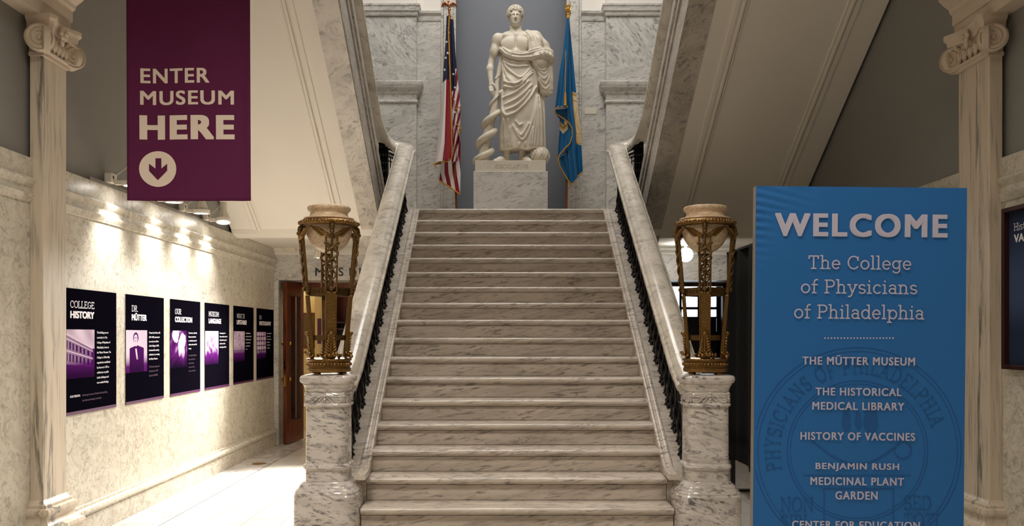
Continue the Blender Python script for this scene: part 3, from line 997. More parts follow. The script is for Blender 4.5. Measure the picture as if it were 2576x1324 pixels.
    for k in range(5):                                    # egg moulding between the scrolls
        y = ya + 0.055 + (yb - ya - 0.11) * k / 4
        e.sphere((xf + d * 0.022, y, 3.53), 0.024, 10, 8, (0.8, 0.8, 1.5))
        e.tube([(xf + d * 0.02, y - 0.034, 3.575), (xf + d * 0.03, y - 0.03, 3.52), (xf + d * 0.02, y, 3.482), (xf + d * 0.03, y + 0.03, 3.52), (xf + d * 0.02, y + 0.034, 3.575)], 0.007, 6)
    e.build('egg_moulding', M['capital'], capo, smooth=50, weld=False)
    f = MB()
    fc = Vector((xf + d * 0.06, yc, 3.63))                 # flower on the abacus
    for k in range(6):
        a = 2 * PI * k / 6
        f.sphere(fc + Vector((0, 0.028 * math.cos(a), 0.028 * math.sin(a))), 0.02, 8, 6, (0.8, 1, 1))
    f.sphere(fc + Vector((d * 0.016, 0, 0)), 0.016, 8, 6)
    f.sphere(fc + Vector((-d * 0.01, 0, -0.05)), 0.02, 8, 6, (0.8, 1, 1.8))
    f.build('flower', M['capital'], capo, smooth=60, weld=False)
    return t


pilaster('veined marble pilaster with a scrolled capital at the start of the poster wall', XL, 1, 5.78, 6.09)
pilaster('veined marble pilaster with a scrolled capital behind the blue welcome sign', XR, -1, 5.78, 6.17)

# ================================================================== THE STAIRCASE
HWI, HWO = 1.095, 1.37       # inner and outer faces of its curbs, from the axis
stair = thing('staircase', 'wide marble staircase rising straight to the statue landing', 'staircase', (XC, Y1, 0))
nose_p = [(0.03, 0.0)] + [(-0.004 + 0.022 * (1 - math.cos(a)) - 0.018, -0.022 + 0.022 * math.sin(a)) for a in [PI / 2 * (1 - k / 6) for k in range(13)]][0:0]


def tread_poly(y, z, depth):
    t, r = 0.044, 0.022
    pts = [(y + depth, z), (y + r, z)]
    for k in range(1, 8):
        a = PI / 2 + PI * k / 8
        pts.append((y + r + r * math.cos(a), z - r + r * math.sin(a)))
    pts += [(y + r, z - t), (y + 0.034, z - t), (y + 0.036, z - t - 0.008), (y + 0.046, z - t - 0.012), (y + depth, z - t - 0.012)]
    return pts


for k in range(0, 18):
    y, z = Y1 + (k - 1) * GO, Z1 + (k - 1) * RISE
    hw = HWI + 0.012 if k > 2 else HWI - 0.004
    hw_r = hw
    dep = GO + 0.055 if k < 17 else 0.4
    MB().prism(tread_poly(y, z, dep), 'x', XC - hw, XC + hw).build('tread', M['stair'], stair, smooth=40)
    MB().box(XC - hw_r, XC + hw_r, y + 0.04, y + 0.07, z - RISE + 0.0035, z - 0.057).build('riser', M['stair'], stair, smooth=0)

for s in (-1, 1):
    X = lambda a: XC + s * a
    lo, hi = sorted((X(HWI), X(HWO)))
    yA = 6.23
    top = -0.02
    pts = [(yA, 0)] + [(yA, nose(yA) + top), (YTOP + 0.02, ZTOP + top + 0.013), (YTOP + 0.11, ZTOP + top + 0.013), (YTOP + 0.11, 2.6), (YTOP + 0.05, 0)]
    cb = MB().prism(pts, 'x', lo, hi).build('curb', M['stair'], stair, smooth=0)
    # mouldings along the top inner edge; at the foot they sweep out into the newel
    path = [(X(HWI + 0.02), yA + 0.1 + 0.2 * i, nose(yA + 0.1 + 0.2 * i) + top) for i in range(19)] + [(X(HWI + 0.02), YTOP + 0.02, ZTOP + top + 0.012)]
    foot = []
    for i in range(8):
        t = i / 8
        foot.append((X(HWI - 0.004 + 0.024 * t ** 3), 5.96 + (yA + 0.1 - 5.96) * t, 0.56 + (nose(yA + 0.1) + top - 0.56) * t ** 1.7))
    pr = [(-0.03, -0.03), (-0.03, 0.0), (-0.026, 0.008), (-0.016, 0.012), (-0.006, 0.008), (-0.002, 0.003), (0.004, 0.003), (0.01, 0.012), (0.02, 0.018), (0.032, 0.017), (0.042, 0.010), (0.047, 0.0), (0.05, -0.03)]
    if s > 0:
        pr = [(-a, c) for a, c in pr][::-1]
    pr = [(-a, c) for a, c in pr]
    MB().sweep(pr, foot + path).build('curb_moulding', M['stair'], cb, smooth=35)
    # handrail: a broad domed marble rail with a fillet on each side
    HB = 0.60
    w = 0.112
    rp = [(-w + 0.02, 0), (w - 0.02, 0), (w - 0.012, 0.022), (w, 0.03), (w, 0.062), (w - 0.01, 0.07), (w - 0.018, 0.074)]
    for k in range(1, 10):
        a = PI * k / 10
        rp.append(((w - 0.02) * math.cos(a), 0.074 + 0.062 * math.sin(a)))
    rp += [(-w + 0.018, 0.074), (-w + 0.01, 0.07), (-w, 0.062), (-w, 0.03), (-w + 0.012, 0.022)]
    xm_, yE = X(1.26), 10.27
    path = [(X(1.275), 6.203, nose(6.203) + HB), (xm_, 6.4, nose(6.4) + HB)] + [(xm_, 6.4 + 0.5 * i, nose(6.4 + 0.5 * i) + HB) for i in range(1, 8)] + [(xm_, 10.1, nose(10.1) + HB), (xm_, 10.29, nose(10.12) + HB + 0.06), (X(1.385), 10.29, nose(10.12) + HB + 0.075)]
    rail = MB().sweep(rp, path).build('handrail', M['rail'], stair, smooth=30)
    # wrought iron under the rail
    xi = X(1.272)
    b = MB()
    yb0, yb1 = 6.24, 10.14
    b.bar((xi, yb0, nose(yb0) + 0.075), (xi, yb1, nose(yb1) + 0.075), 0.05, 0.03)
    b.bar((xi, yb0, nose(yb0) + 0.17), (xi, yb1, nose(yb1) + 0.17), 0.014, 0.014)
    b.bar((xi, yb0, nose(yb0) + 0.50), (xi, yb1, nose(yb1) + 0.50), 0.016, 0.016)
    b.bar((xi, yb0, nose(yb0) + 0.588), (xi, yb1, nose(yb1) + 0.588), 0.04, 0.024)
    n = 64
    for k in range(n + 1):
        y = yb0 + (yb1 - yb0) * k / n
        z = nose(y)
        wd = 0.03 if k % 4 == 0 else 0.02
        b.box(xi - wd / 2, xi + wd / 2, y - wd / 2, y + wd / 2, z - 0.02, z + 0.6)
        if k % 2 and k < n:
            b.tube([(xi, y + 0.055 * math.cos(a), nose(y + 0.055 * math.cos(a)) + 0.50 + 0.05 * math.sin(a)) for a in [PI * q / 6 for q in range(7)]], 0.006, 5)
        if k % 4 == 2:
            for dz in (0.12, 0.25, 0.34, 0.43):
                b.box(xi - 0.008, xi + 0.008, y - 0.1, y + 0.1, z + dz - 0.006, z + dz + 0.006)
    ib = b.build('iron_balustrade', M['iron'], stair, smooth=0, weld=False, normals=True)
    # pointed leaf ornaments along the foot, two beside each step
    b = MB()
    for k in range(2, 32):
        y = Y1 + (k * 0.5 - 0.1) * GO + 0.13
        z = nose(y) - 0.015
        xo = X(1.262)
        big = 1.0 if k % 2 else 0.72
        for (dx, dy, dz) in ((0.05, 0.0, -0.004), (0.036, -0.05, -0.03), (0.036, 0.05, 0.036), (0.026, 0.03, 0.07), (0.02, -0.03, 0.05)):
            q = Vector((xo - s * dx * big, y + dy * big, z + dz * big))
            m_ = Vector((xo - s * dx * 0.55 * big, y + dy * 0.6 * big, z + dz * 0.6 * big + 0.014))
            b.tube([(xo + s * 0.004, y, z + 0.02), m_, q], [0.014 * big, 0.026 * big, 0.003], 6, 0.7)
        b.tube([(xo, y, z + 0.02), (xo - s * 0.016, y + 0.01, z + 0.12), (xo, y + 0.012, z + 0.24)], [0.022, 0.016, 0.004], 6)
        b.tube([(xi, y - 0.05, nose(y - 0.05) + 0.1), (xi - s * 0.012, y, nose(y) + 0.17), (xi, y + 0.05, nose(y + 0.05) + 0.1)], 0.012, 6)
    b.build('iron_leaves', M['iron'], ib, smooth=50, weld=False)

# newel posts: rounded-square marble pedestals
NEWEL = []


def newel(s, label):
    cx, cy = XC + s * 1.32, 6.0
    t = thing('newel_post', label, 'newel post', (cx, cy, 0), 'marble newel posts at the foot of the stair')
    n = 4.2
    base = [(0.2226, 0), (0.2226, 0.44), (0.2157, 0.452), (0.2157, 0.462), (0.2078, 0.476), (0.1931, 0.488), (0.1872, 0.502), (0.1803, 0.512), (0.1655, 0.522), (0.1576, 0.534)]
    MB().lathe(base, (cx, cy, 0), 64, n).build('plinth', M['newel'], t, smooth=28)
    sh = [(0.1482, 0.534), (0.1482, 0.612), (0.1577, 0.618), (0.1653, 0.632), (0.1615, 0.648), (0.1501, 0.655), (0.1472, 0.66), (0.1453, 1.047), (0.1577, 1.052), (0.1615, 1.062),
          (0.1558, 1.073), (0.1463, 1.077), (0.1463, 1.152)]
    MB().lathe(sh, (cx, cy, 0), 64, n).build('shaft', M['newel'], t, smooth=28)
    cp = [(0.1459, 1.152), (0.1496, 1.156), (0.1524, 1.172), (0.1590, 1.19), (0.1664, 1.2), (0.1664, 1.208), (0.1777, 1.213), (0.1851, 1.225), (0.1870, 1.238), (0.1842, 1.252), (0.1748, 1.262), (0.1590, 1.266), (0.0187, 1.268)]
    MB().lathe(cp, (cx, cy, 0), 64, n).build('cap', M['newel'], t, smooth=28)
    # carved swags hung between ribbons
    b = MB()

    def ring(a, z, o):
        ca, sa = math.cos(a), math.sin(a)
        return Vector((cx + math.copysign(abs(ca) ** (2 / n), ca) * (0.1463 + o), cy + math.copysign(abs(sa) ** (2 / n), sa) * (0.1463 + o), z))
    nsw = 8
    for k in range(nsw):
        a0, a1 = 2 * PI * (k + 0.0) / nsw, 2 * PI * (k + 1.0) / nsw
        for lay in range(4):
            pts, rr = [], []
            for i in range(13):
                u = i / 12
                pts.append(ring(a0 + (a1 - a0) * u, 1.146 - 0.004 * lay - (0.012 + 0.0135 * lay) * (1 - (2 * u - 1) ** 2), 0.002))
                rr.append(0.004 + 0.0065 * (1 - (2 * u - 1) ** 2))
            b.tube(pts, rr, 6)
        for dz, w in ((0, 0.012), (-0.02, 0.010), (-0.04, 0.012), (-0.056, 0.008)):
            b.sphere(ring(a0, 1.142 + dz, 0.004), w, 8, 6)
        b.tube([ring(a0 - 0.06, 1.09, 0.004), ring(a0, 1.135, 0.006), ring(a0 + 0.06, 1.09, 0.004)], 0.006, 5)
    b.build('carved_swags', M['newel'], t, smooth=50, weld=False)
    return t


newel(-1, 'marble newel post carved with swags, beside the museum passage')
newel(1, 'marble newel post carved with swags, nearest the blue welcome sign')

# ================================================================== UPPER FLIGHTS
for s, lab in ((-1, 'upper marble stair flight over the poster wall, its cream soffit brightly lit'),
               (1, 'upper marble stair flight over the welcome sign, its soffit in shade')):
    X = lambda a: XC + s * a
    xw = XL if s < 0 else XR
    t = thing('upper_stair_flight', lab, 'stair flight', (X(2.4), YTOP, 0), 'upper stair flights')
    yT = 5.9
    so = lambda y: ZS - SL * y
    # stepped body with plastered soffit
    pts = [(10.12, so(10.12)), (10.12, 2.95)]
    y, z = 10.12, 3.033
    for k in range(16):
        pts += [(y, z + RISE), (y - GO, z + RISE)]
        y, z = y - GO, z + RISE
    pts += [(yT, z), (yT, so(yT))]
    lo, hi = sorted((X(1.768), xw))
    MB().prism(pts, 'x', lo, hi).build('flight_body', M['plaster'], t, smooth=0)
    # run of mouldings framing the soffit panel
    b = MB()
    for a, sg in ((1.96, 1), (3.02, -1)):
        for o, w, h in ((0.0, 0.05, 0.018), (0.055, 0.028, 0.034), (0.09, 0.018, 0.014)):
            x = X(a + sg * o)
            b.prism([(10.05, so(10.05) + 0.01), (10.05, so(10.05) - h), (yT, so(yT) - h), (yT, so(yT) + 0.01)], 'x', *sorted((x - w / 2, x + w / 2)))
    b.build('soffit_moulding', M['plaster'], t, smooth=0, bevel=0.006, weld=False)
    # marble string with raised bands on the face toward the well
    lo, hi = sorted((X(1.54), X(1.768)))
    H = 0.66
    yS = 10.40
    sb = MB().prism([(yS, so(yS) - 0.004), (yS, so(yS) + H), (yT, so(yT) + H), (yT, so(yT) - 0.004)], 'x', lo, hi).build('string', M['grey'], t, smooth=0)
    b = MB()
    for o, h, w in ((0.02, 0.05, 0.012), (0.40, 0.07, 0.016), (0.52, 0.12, 0.028)):
        b.prism([(yS, so(yS) + o), (yS, so(yS) + o + h), (yT, so(yT) + o + h), (yT, so(yT) + o)], 'x', *sorted((X(1.541), X(1.541 - w))))
    b.build('string_moulding', M['grey'], sb, smooth=0, bevel=0.005, weld=False)
    # handrail: from the landing corner it climbs back toward the hall
    w = 0.112
    rp = [(-w + 0.02, 0), (w - 0.02, 0), (w - 0.012, 0.022), (w, 0.03), (w, 0.062), (w - 0.018, 0.074)]
    for k in range(1, 10):
        a = PI * k / 10
        rp.append(((w - 0.02) * math.cos(a), 0.074 + 0.062 * math.sin(a)))
    rp += [(-w + 0.018, 0.074), (-w, 0.062), (-w, 0.03), (-w + 0.012, 0.022)]
    zr = lambda y: 10.50 - SL * y
    z0 = nose(10.12) + 0.60 + 0.075
    path = [(X(1.3854), 10.29, z0), (X(1.45), 10.29, z0 + 0.04), (X(1.53), 10.26, z0 + 0.10), (X(1.58), 10.19, z0 + 0.15), (X(1.61), 10.08, z0 + 0.22), (X(1.625), 9.9, zr(9.9) - 0.01), (X(1.63), 9.6, zr(9.6))]
    path += [(X(1.63), 9.6 - 0.5 * i, zr(9.6 - 0.5 * i)) for i in range(1, 8)]
    MB().sweep(rp, path).build('handrail', M['rail'], t, smooth=30)
    # iron balustrade on the string
    xi = X(1.65)
    b = MB()
    zb = lambda y: so(y) + H
    b.bar((xi, 10.0, zb(10.0) + 0.03), (xi, 6.0, zb(6.0) + 0.03), 0.05, 0.03)
    b.bar((xi, 10.0, zr(10.0) - 0.02), (xi, 6.0, zr(6.0) - 0.02), 0.04, 0.024)
    for k in range(33):
        y = 10.0 - 4.0 * k / 32
        wd = 0.03 if k % 4 == 0 else 0.013
        b.box(xi - wd / 2, xi + wd / 2, y - wd / 2, y + wd / 2, zb(y), zr(y))
    b.build('iron_balustrade', M['iron'], t, smooth=0, weld=False)
    # short iron screen across the landing end, between the two rails
    b = MB()
    yy = 10.30
    xa, xb = sorted((X(1.40), X(1.49)))
    za = ZTOP + 0.02
    zt = z0 - 0.015
    b.box(xa, xb, yy - 0.02, yy + 0.02, za, za + 0.05)
    step = 0.10
    b.box(xa, xb, yy - 0.008, yy + 0.008, za + 0.10, za + 0.115)
    sl = 0.10 / 0.25
    def zz(x):
        return zt + sl * abs(x - X(1.3)) - 0.0
    for off, th in ((0.0, 0.03), (0.10, 0.014), (0.15, 0.010)):
        for (p, q) in (((xa, zz(xa) - off), (xb, zz(xb) - off)),):
            b.bar((p[0], yy, p[1]), (q[0], yy, q[1]), 0.02, th)
    for k in range(5):                                   # little arches under the rail
        x = xa + (xb - xa) * (k + 0.5) / 5
        b.tube([(x + 0.018 * math.cos(a), yy, zz(x) - 0.075 + 0.03 * math.sin(a)) for a in [PI * q / 6 for q in range(7)]], 0.006, 5)
        b.box(x - 0.022, x - 0.015, yy - 0.006, yy + 0.006, zz(x) - 0.1, zz(x) - 0.06)
    for a, z_lo, z_hi in ((1.455, za, -0.09), (1.415, za + 0.1, -0.15)):
        x = X(a)
        b.box(x - 0.006, x + 0.006, yy - 0.006, yy + 0.006, z_lo, zz(x) + z_hi)
    x1_, x2_ = sorted((X(1.455), X(1.415)))
    for dz in (-0.33, -0.37):
        b.box(x1_, x2_, yy - 0.006, yy + 0.006, zt + dz, zt + dz + 0.012)
    # pierced square post at the turn
    xp = X(1.535)
    for dx in (-0.045, -0.015, 0.015, 0.045):
        b.box(xp + dx - 0.009, xp + dx + 0.009, yy - 0.05, yy + 0.05, za - 0.02, zt + 0.13)
    for k in range(9):
        z = za + (zt + 0.1 - za) * k / 8
        b.box(xp - 0.05, xp + 0.05, yy - 0.05, yy + 0.05, z, z + 0.066)
    b.build('landing_screen', M['iron'], t, smooth=0, weld=False)
    MB().box(*sorted((X(1.378), X(1.768))), 10.2, 10.36, ZTOP - 0.0005, ZTOP + 0.06).build('screen_curb', M['grey'], t, smooth=0)

# ================================================================== BRONZE TRIPOD LAMPS on the newels
def lamp(label, loc, turn):
    t = thing('bronze_lamp', label, 'lamp', (0, 0, 0), 'bronze lamps on the newel posts')
    # drum base on ball feet
    b = MB()
    b.lathe([(0.02, 0.016), (0.147, 0.016), (0.152, 0.022), (0.152, 0.042), (0.146, 0.047), (0.146, 0.052), (0.15, 0.056), (0.15, 0.082), (0.146, 0.086), (0.15, 0.092), (0.158, 0.1), (0.156, 0.108), (0.12, 0.112), (0.02, 0.114)], seg=48)
    for k in range(40):
        a = 2 * PI * k / 40
        b.sphere((0.15 * math.cos(a), 0.15 * math.sin(a), 0.069), 0.0095, 6, 5, (1, 1, 1.2))
    base = b.build('base', M['bronze'], t, smooth=40, weld=False)
    for k in range(4):
        a = PI / 4 + k * PI / 2
        MB().lathe([(0.012, 0.0), (0.024, 0.002), (0.026, 0.009), (0.018, 0.018)], (0.125 * math.cos(a), 0.125 * math.sin(a), -0.001), 12).build('foot', M['bronze'], base, smooth=50)
    rnd = random.Random(3)
    legs_a = [-PI / 2 + k * PI / 2 for k in range(4)]
    def legp(a, z):
        # distance of the leg from the axis at height z
        r = 0.112 + (0.182 - 0.112) * max(0, (z - 0.11)) / 0.85
        return Vector((r * math.cos(a), r * math.sin(a), z))
    for a in legs_a:
        er = Vector((math.cos(a), math.sin(a), 0))
        et = Vector((-math.sin(a), math.cos(a), 0))
        # cluster of berries at its foot
        g = MB()
        for q in range(13):
            u = rnd.uniform(-0.075, 0.075)
            g.sphere(er * (0.142 + rnd.uniform(-0.02, 0.026) - abs(u) * 0.25) + et * u + Vector((0, 0, 0.122 + rnd.uniform(0, 0.032) - abs(u) * 0.12)), rnd.uniform(0.010, 0.0145), 8, 6)
        g.build('berry_cluster', M['bronze'], t, smooth=60, weld=False)
        # tapering leg: solid below, an open frame above
        L = MB()
        def strip(z0, z1, u0, u1, th=0.012):
            ps = []
            for (z, k) in ((z0, 0), (z1, 1)):
                c = legp(a, z)
                for r_ in (-th / 2, th / 2):
                    for u in (u0[k], u1[k]):
                        ps.append(c + er * r_ + et * u)
            L.add(ps, [(0, 1, 3, 2), (4, 6, 7, 5), (0, 4, 5, 1), (2, 3, 7, 6), (0, 2, 6, 4), (1, 5, 7, 3)])
        strip(0.11, 0.57, (-0.03, -0.033), (0.03, 0.033), 0.016)
        strip(0.12, 0.55, (-0.036, -0.039), (-0.028, -0.03), 0.026)
        strip(0.12, 0.55, (0.028, 0.03), (0.036, 0.039), 0.026)
        strip(0.57, 0.98, (-0.042, -0.044), (-0.03, -0.032), 0.02)
        strip(0.57, 0.98, (0.03, 0.032), (0.042, 0.044), 0.02)
        lg = L.build('leg', M['bronze'], t, smooth=0, bevel=0.003, weld=False)
        # acanthus leaf at the bottom of the leg
        lf = MB()
        for q in range(7):
            z = 0.13 + 0.02 * q
            for sg in (-1, 1):
                lf.tube([legp(a, z) + er * 0.012 + et * (sg * 0.004), legp(a, z + 0.022) + er * (0.02 + 0.003 * q / 6) + et * (sg * (0.036 - 0.003 * q)), legp(a, z + 0.03) + er * 0.016 + et * (sg * (0.042 - 0.004 * q))], [0.007, 0.010, 0.003], 6)
        lf.tube([legp(a, 0.12) + er * 0.016, legp(a, 0.28) + er * 0.022], [0.012, 0.007], 6)
        lf.sphere(legp(a, 0.285) + er * 0.022, 0.02, 10, 8, (1, 1, 0.8))
        lf.build('acanthus_leaf', M['bronze'], lg, smooth=60, weld=False)
        # staff with two entwined snakes and spread wings
        s_ = MB()
        ztop = 0.97
        s_.tube([legp(a, 0.56) + er * 0.006, legp(a, ztop) + er * 0.022], [0.006, 0.009], 8)
        s_.sphere(legp(a, ztop + 0.008) + er * 0.024, 0.016, 10, 8)
        for sg in (-1, 1):
            pts, rr = [], []
            for i in range(61):
                u = i / 60
                z = 0.575 + 0.29 * u
                amp = 0.018 + 0.026 * u
                ph = 2 * PI * 2.0 * u
                pts.append(legp(a, z) + er * (0.014 + 0.010 * math.cos(ph) * sg) + et * (sg * amp * math.sin(ph)))
                rr.append(0.0045 + 0.0045 * u)
            for i in range(1, 15):                      # heads loop over the staff
                an = PI * 1.15 * i / 14
                pts.append(legp(a, 0.865 + 0.04 * math.sin(an)) + er * 0.018 + et * (sg * (0.052 * math.sin(an * 0.55 + 0.02) if i < 8 else 0.05 - 0.007 * (i - 8))))
                rr.append(0.009 - 0.0003 * i)
            s_.tube(pts, rr, 7)
        s_.build('entwined_snakes', M['bronze_dark'], lg, smooth=60, weld=False)
        wg = MB()
        for sg in (-1, 1):
            for q in range(8):
                u = q / 7
                p0 = legp(a, 0.935 + 0.02 * u) + er * 0.02 + et * (sg * 0.014)
                ang = a + sg * (0.22 + 0.62 * (0.35 + 0.65 * u))
                zz_ = 0.935 + 0.075 * u + 0.012
                rr_ = 0.178 + 0.014
                p2 = Vector((rr_ * math.cos(ang), rr_ * math.sin(ang), zz_))
                am = a + sg * (0.22 + 0.62 * (0.35 + 0.65 * u)) * 0.55
                p1 = Vector((rr_ * math.cos(am), rr_ * math.sin(am), (p0.z + zz_) / 2 + 0.012))
                wg.tube([p0, p1, p2], [0.010, 0.011, 0.004], 6, 0.7)
        wg.build('wing', M['bronze'], lg, smooth=60, weld=False)
        # foliage on the outer edge of the leg's upper part, with a ram-like bracket at the ring
        fo = MB()
        for q in range(6):
            fo.sphere(legp(a, 0.975 + 0.013 * q) + er * (0.004 + 0.012 * math.sin(q * 0.9)), 0.024 - 0.003 * abs(q - 3), 8, 6, (0.8, 1.2, 0.9))
        fo.build('foliage_bracket', M['bronze_dark'], lg, smooth=60, weld=False)
    # cross bands between the legs
    for (z0, z1, key) in ((0.545, 0.603, True), (0.236, 0.272, False)):
        bb = MB()
        for i in range(4):
            a0, a1 = legs_a[i], legs_a[i] + PI / 2
            zc = (z0 + z1) / 2
            p, q = legp(a0, zc), legp(a1, zc)
            p, q = p + (p.normalized() * 0), q
            bb.bar(p, q, 0.012, z1 - z0)
            if key:
                d = (q - p)
                nn = Vector((math.cos(a0 + PI / 4), math.sin(a0 + PI / 4), 0)) * 0.007
                for zz_ in (z0 + 0.006, z1 - 0.006):
                    bb.bar(p + nn + Vector((0, 0, zz_ - zc)), q + nn + Vector((0, 0, zz_ - zc)), 0.006, 0.007)
                for k in range(6):
                    c = p + d * ((k + 0.75) / 6.5) + nn
                    du = d.normalized() * 0.011
                    bb.bar(c - du + Vector((0, 0, -0.014)), c - du + Vector((0, 0, 0.014)), 0.004, 0.005, up=nn)
                    bb.bar(c - du + Vector((0, 0, 0.014)), c + du + Vector((0, 0, 0.014)), 0.004, 0.005)
                    bb.bar(c + du + Vector((0, 0, 0.014)), c + du + Vector((0, 0, -0.004)), 0.004, 0.005, up=nn)
                    bb.bar(c + du * 0.2 + Vector((0, 0, -0.004)), c + du + Vector((0, 0, -0.004)), 0.004, 0.005)
            for pe in (p,):
                ee = pe.copy(); ee.z = 0
                bb.sphere(pe + ee.normalized() * 0.02 + Vector((0, 0, 0.018)), 0.016, 8, 6)
        bb.build('key_band' if key else 'lower_band', M['bronze_dark'], t, smooth=30, weld=False)
    # ring that carries the bowl
    rg = MB()
    rg.lathe([(0.172, 1.03), (0.186, 1.03), (0.2, 1.04), (0.207, 1.052), (0.2, 1.066), (0.19, 1.072), (0.165, 1.072), (0.165, 1.035)], seg=64, cap=False)
    for k in range(56):
        a = 2 * PI * k / 56
        rg.sphere((0.203 * math.cos(a), 0.203 * math.sin(a), 1.053 + 0.003 * math.sin(k * 2.3)), 0.0115, 6, 5, (1, 1, 0.9))
    rg.build('ring', M['bronze'], t, smooth=50, weld=False)
    # alabaster bowl and neck
    bw = MB()
    pr = []
    for k in range(17):
        a = PI / 2 * k / 16
        pr.append((0.004 + 0.158 * math.sin(a), 0.845 + 0.19 * (1 - math.cos(a))))
    pr += [(0.163, 1.05), (0.168, 1.075), (0.176, 1.082), (0.174, 1.09), (0.15, 1.096), (0.136, 1.104), (0.129, 1.118), (0.132, 1.132), (0.144, 1.142), (0.151, 1.154),
           (0.15, 1.166), (0.143, 1.172), (0.136, 1.170), (0.13, 1.15), (0.12, 1.11), (0.15, 1.03)]
    bw.lathe(pr, seg=56, cap=False)
    bw.build('bowl', M['alabaster'], t, smooth=50)
    t.rotation_euler = (0, 0, turn)
    t.location = loc
    return t


lamp('bronze lamp with alabaster bowl on the newel beside the museum passage', (XC - 1.32, 6.0, 1.2695), R(17))
lamp('bronze lamp with alabaster bowl on the newel nearest the welcome sign', (XC + 1.32, 6.0, 1.2695), R(-14))

# ================================================================== HANGING BANNER
by = 6.02
P0 = P(312, 0, by); P1 = P(628, 0, by)
bz = 2.488
bx0, bx1 = -2.652, -1.780
t = thing('hanging_banner', 'tall dark purple banner hung over the poster passage, a white arrow at its foot', 'banner', (-2.21, by, bz))


def bump_(u, z):
    return 0.014 * math.sin(5.2 * u + 0.5 * z) * (0.5 + 0.5 * math.cos(z * 0.8)) + 0.006 * math.sin(11 * u - 1.3 * z) + 0.012 * math.exp(-((u - 0.93) / 0.05) ** 2)


def bpt(u, v, lift=0.0):
    # v: 0 at the hem, up to the roof
    z = bz + v
    sk = 0.012 * (1 - min(1.0, v / 1.4))
    return Vector((bx0 + (bx1 - bx0) * u + sk * (0.5 + 0.4 * u), by + bump_(u, v) - lift, z + 0.006 * (0.5 - u)))


BH = 2.72
b = MB()
b.grid(lambda u, v: bpt(u, v * BH), 40, 90)
cl = b.build('cloth', M['purple'], t, smooth=60, normals=False)
so_ = cl.modifiers.new('thickness', 'SOLIDIFY'); so_.thickness = 0.002; so_.offset = 1
b = MB()
for lo_, hi_ in ((0.0, 0.004), (0.028, 0.031)):
    b.grid(lambda u, v: bpt(u, lo_ + 0.012 + v * (hi_ - lo_), 0.0012), 40, 1)
for u0 in (0.022, 0.972):
    b.grid(lambda u, v: bpt(u0 + u * 0.003, 0.03 + v * (BH - 0.1), 0.0012), 1, 60)
b.build('hem_stitching', plain('dark_purple_thread', srgb(70, 8, 44), 0.8), t, smooth=60, normals=False)
bw_ = bx1 - bx0


def on_banner(vf, mat, name):
    vs, fs = vf
    b = MB()
    b.add([bpt(p[0] / bw_, p[1], 0.003 + (p[2] if len(p) > 2 else 0)) for p in vs], fs)
    b.build(name, mat, t, smooth=0, weld=False, normals=False)


def pxb(px, py):
    q = P(px, py, by)
    return q.x - bx0, q.z - bz


def subdiv(vf, cell=0.03):
    """cut letter faces so that they follow the cloth"""
    bm = bmesh.new()
    vv = [bm.verts.new((p[0], p[1], p[2] if len(p) > 2 else 0)) for p in vf[0]]
    for f in vf[1]:
        try:
            bm.faces.new([vv[i] for i in f])
        except ValueError:
            pass
    us = [p[0] for p in vf[0]]
    x = math.floor(min(us) / cell) * cell
    while x < max(us):
        g_ = bm.verts[:] + bm.edges[:] + bm.faces[:]
        bmesh.ops.bisect_plane(bm, geom=g_, plane_co=(x, 0, 0), plane_no=(1, 0, 0))
        x += cell
    bm.verts.index_update()
    out = ([(v.co.x, v.co.y, v.co.z) for v in bm.verts], [[v.index for v in f.verts] for f in bm.faces])
    bm.free()
    return out


for word, x0_, x1_, y0_, y1_, bold, sp in (('ENTER', 351, 527, 209, 172, 0.026, 1.12), ('MUSEUM', 350, 588, 264, 228, 0.026, 1.12), ('HERE', 348, 589, 351, 290, 0.052, 1.16)):
    vs, fs = text_mesh(word, bold, sp)
    (u0, v0), (u1, v1) = pxb(x0_, y0_), pxb(x1_, y1_)
    on_banner(subdiv((fit(vs, u0, u1, v0, v1), fs)), M['cream_print'], 'lettering')
cu_, cv_ = pxb(393.5, 425)
rr_ = 47 / FPX * by
ring_ = [(cu_ + rr_ * math.cos(2 * PI * k / 48), cv_ + rr_ * 0.96 * math.sin(2 * PI * k / 48)) for k in range(48)]
on_banner(subdiv((ring_, [list(range(48))])), M['cream_print'], 'printed_disc')
arr = [pxb(*q) for q in ((387, 398), (402, 398), (402, 424), (417, 412), (417, 429), (393, 453), (371, 430), (371, 412), (387, 424))]
vs, fs = arr, [[0, 1, 2, 8], [8, 2, 5], [2, 3, 4, 5], [5, 6, 7, 8]]
b = MB()
b.add([bpt(p[0] / bw_, p[1], 0.005) for p in vs], fs)
b.build('printed_arrow', M['purple'], t, smooth=0, weld=False, normals=False)
MB().tube([(bx0 - 0.03, by + 0.005, bz + BH), (bx1 + 0.03, by + 0.005, bz + BH)], 0.014, 10).build('hanging_rod', M['grey_metal'], t)

# ================================================================== WELCOME SIGN
sy = 4.0
sw, sh = 0.985, 2.236
t = thing('welcome_sign', 'tall blue free-standing welcome sign in front of the shaded passage', 'sign', (0, 0, 0))
S = Sheet((-sw / 2, 0, 0), (1, 0, 0), (0, 0, 1))
S.at = lambda u, v, lift=0.002: Vector((-sw / 2 + u, -0.0048 - lift, v))
pn_ = MB()


def sm_step(x):
    x = max(0.0, min(1.0, x))
    return x * x * (3 - 2 * x)


def sgn(u, v):
    x = -sw / 2 + u * sw
    z = v * sh
    wr = 0.0028 * math.exp(-(u / (0.05 + 0.17 * sm_step((z - 2.11) / 0.04))) ** 2) * math.exp(-((z - 2.08) / 0.16) ** 2) * math.sin((z + 0.25 * u) * 160)
    return (x, -0.0048 - wr, z)


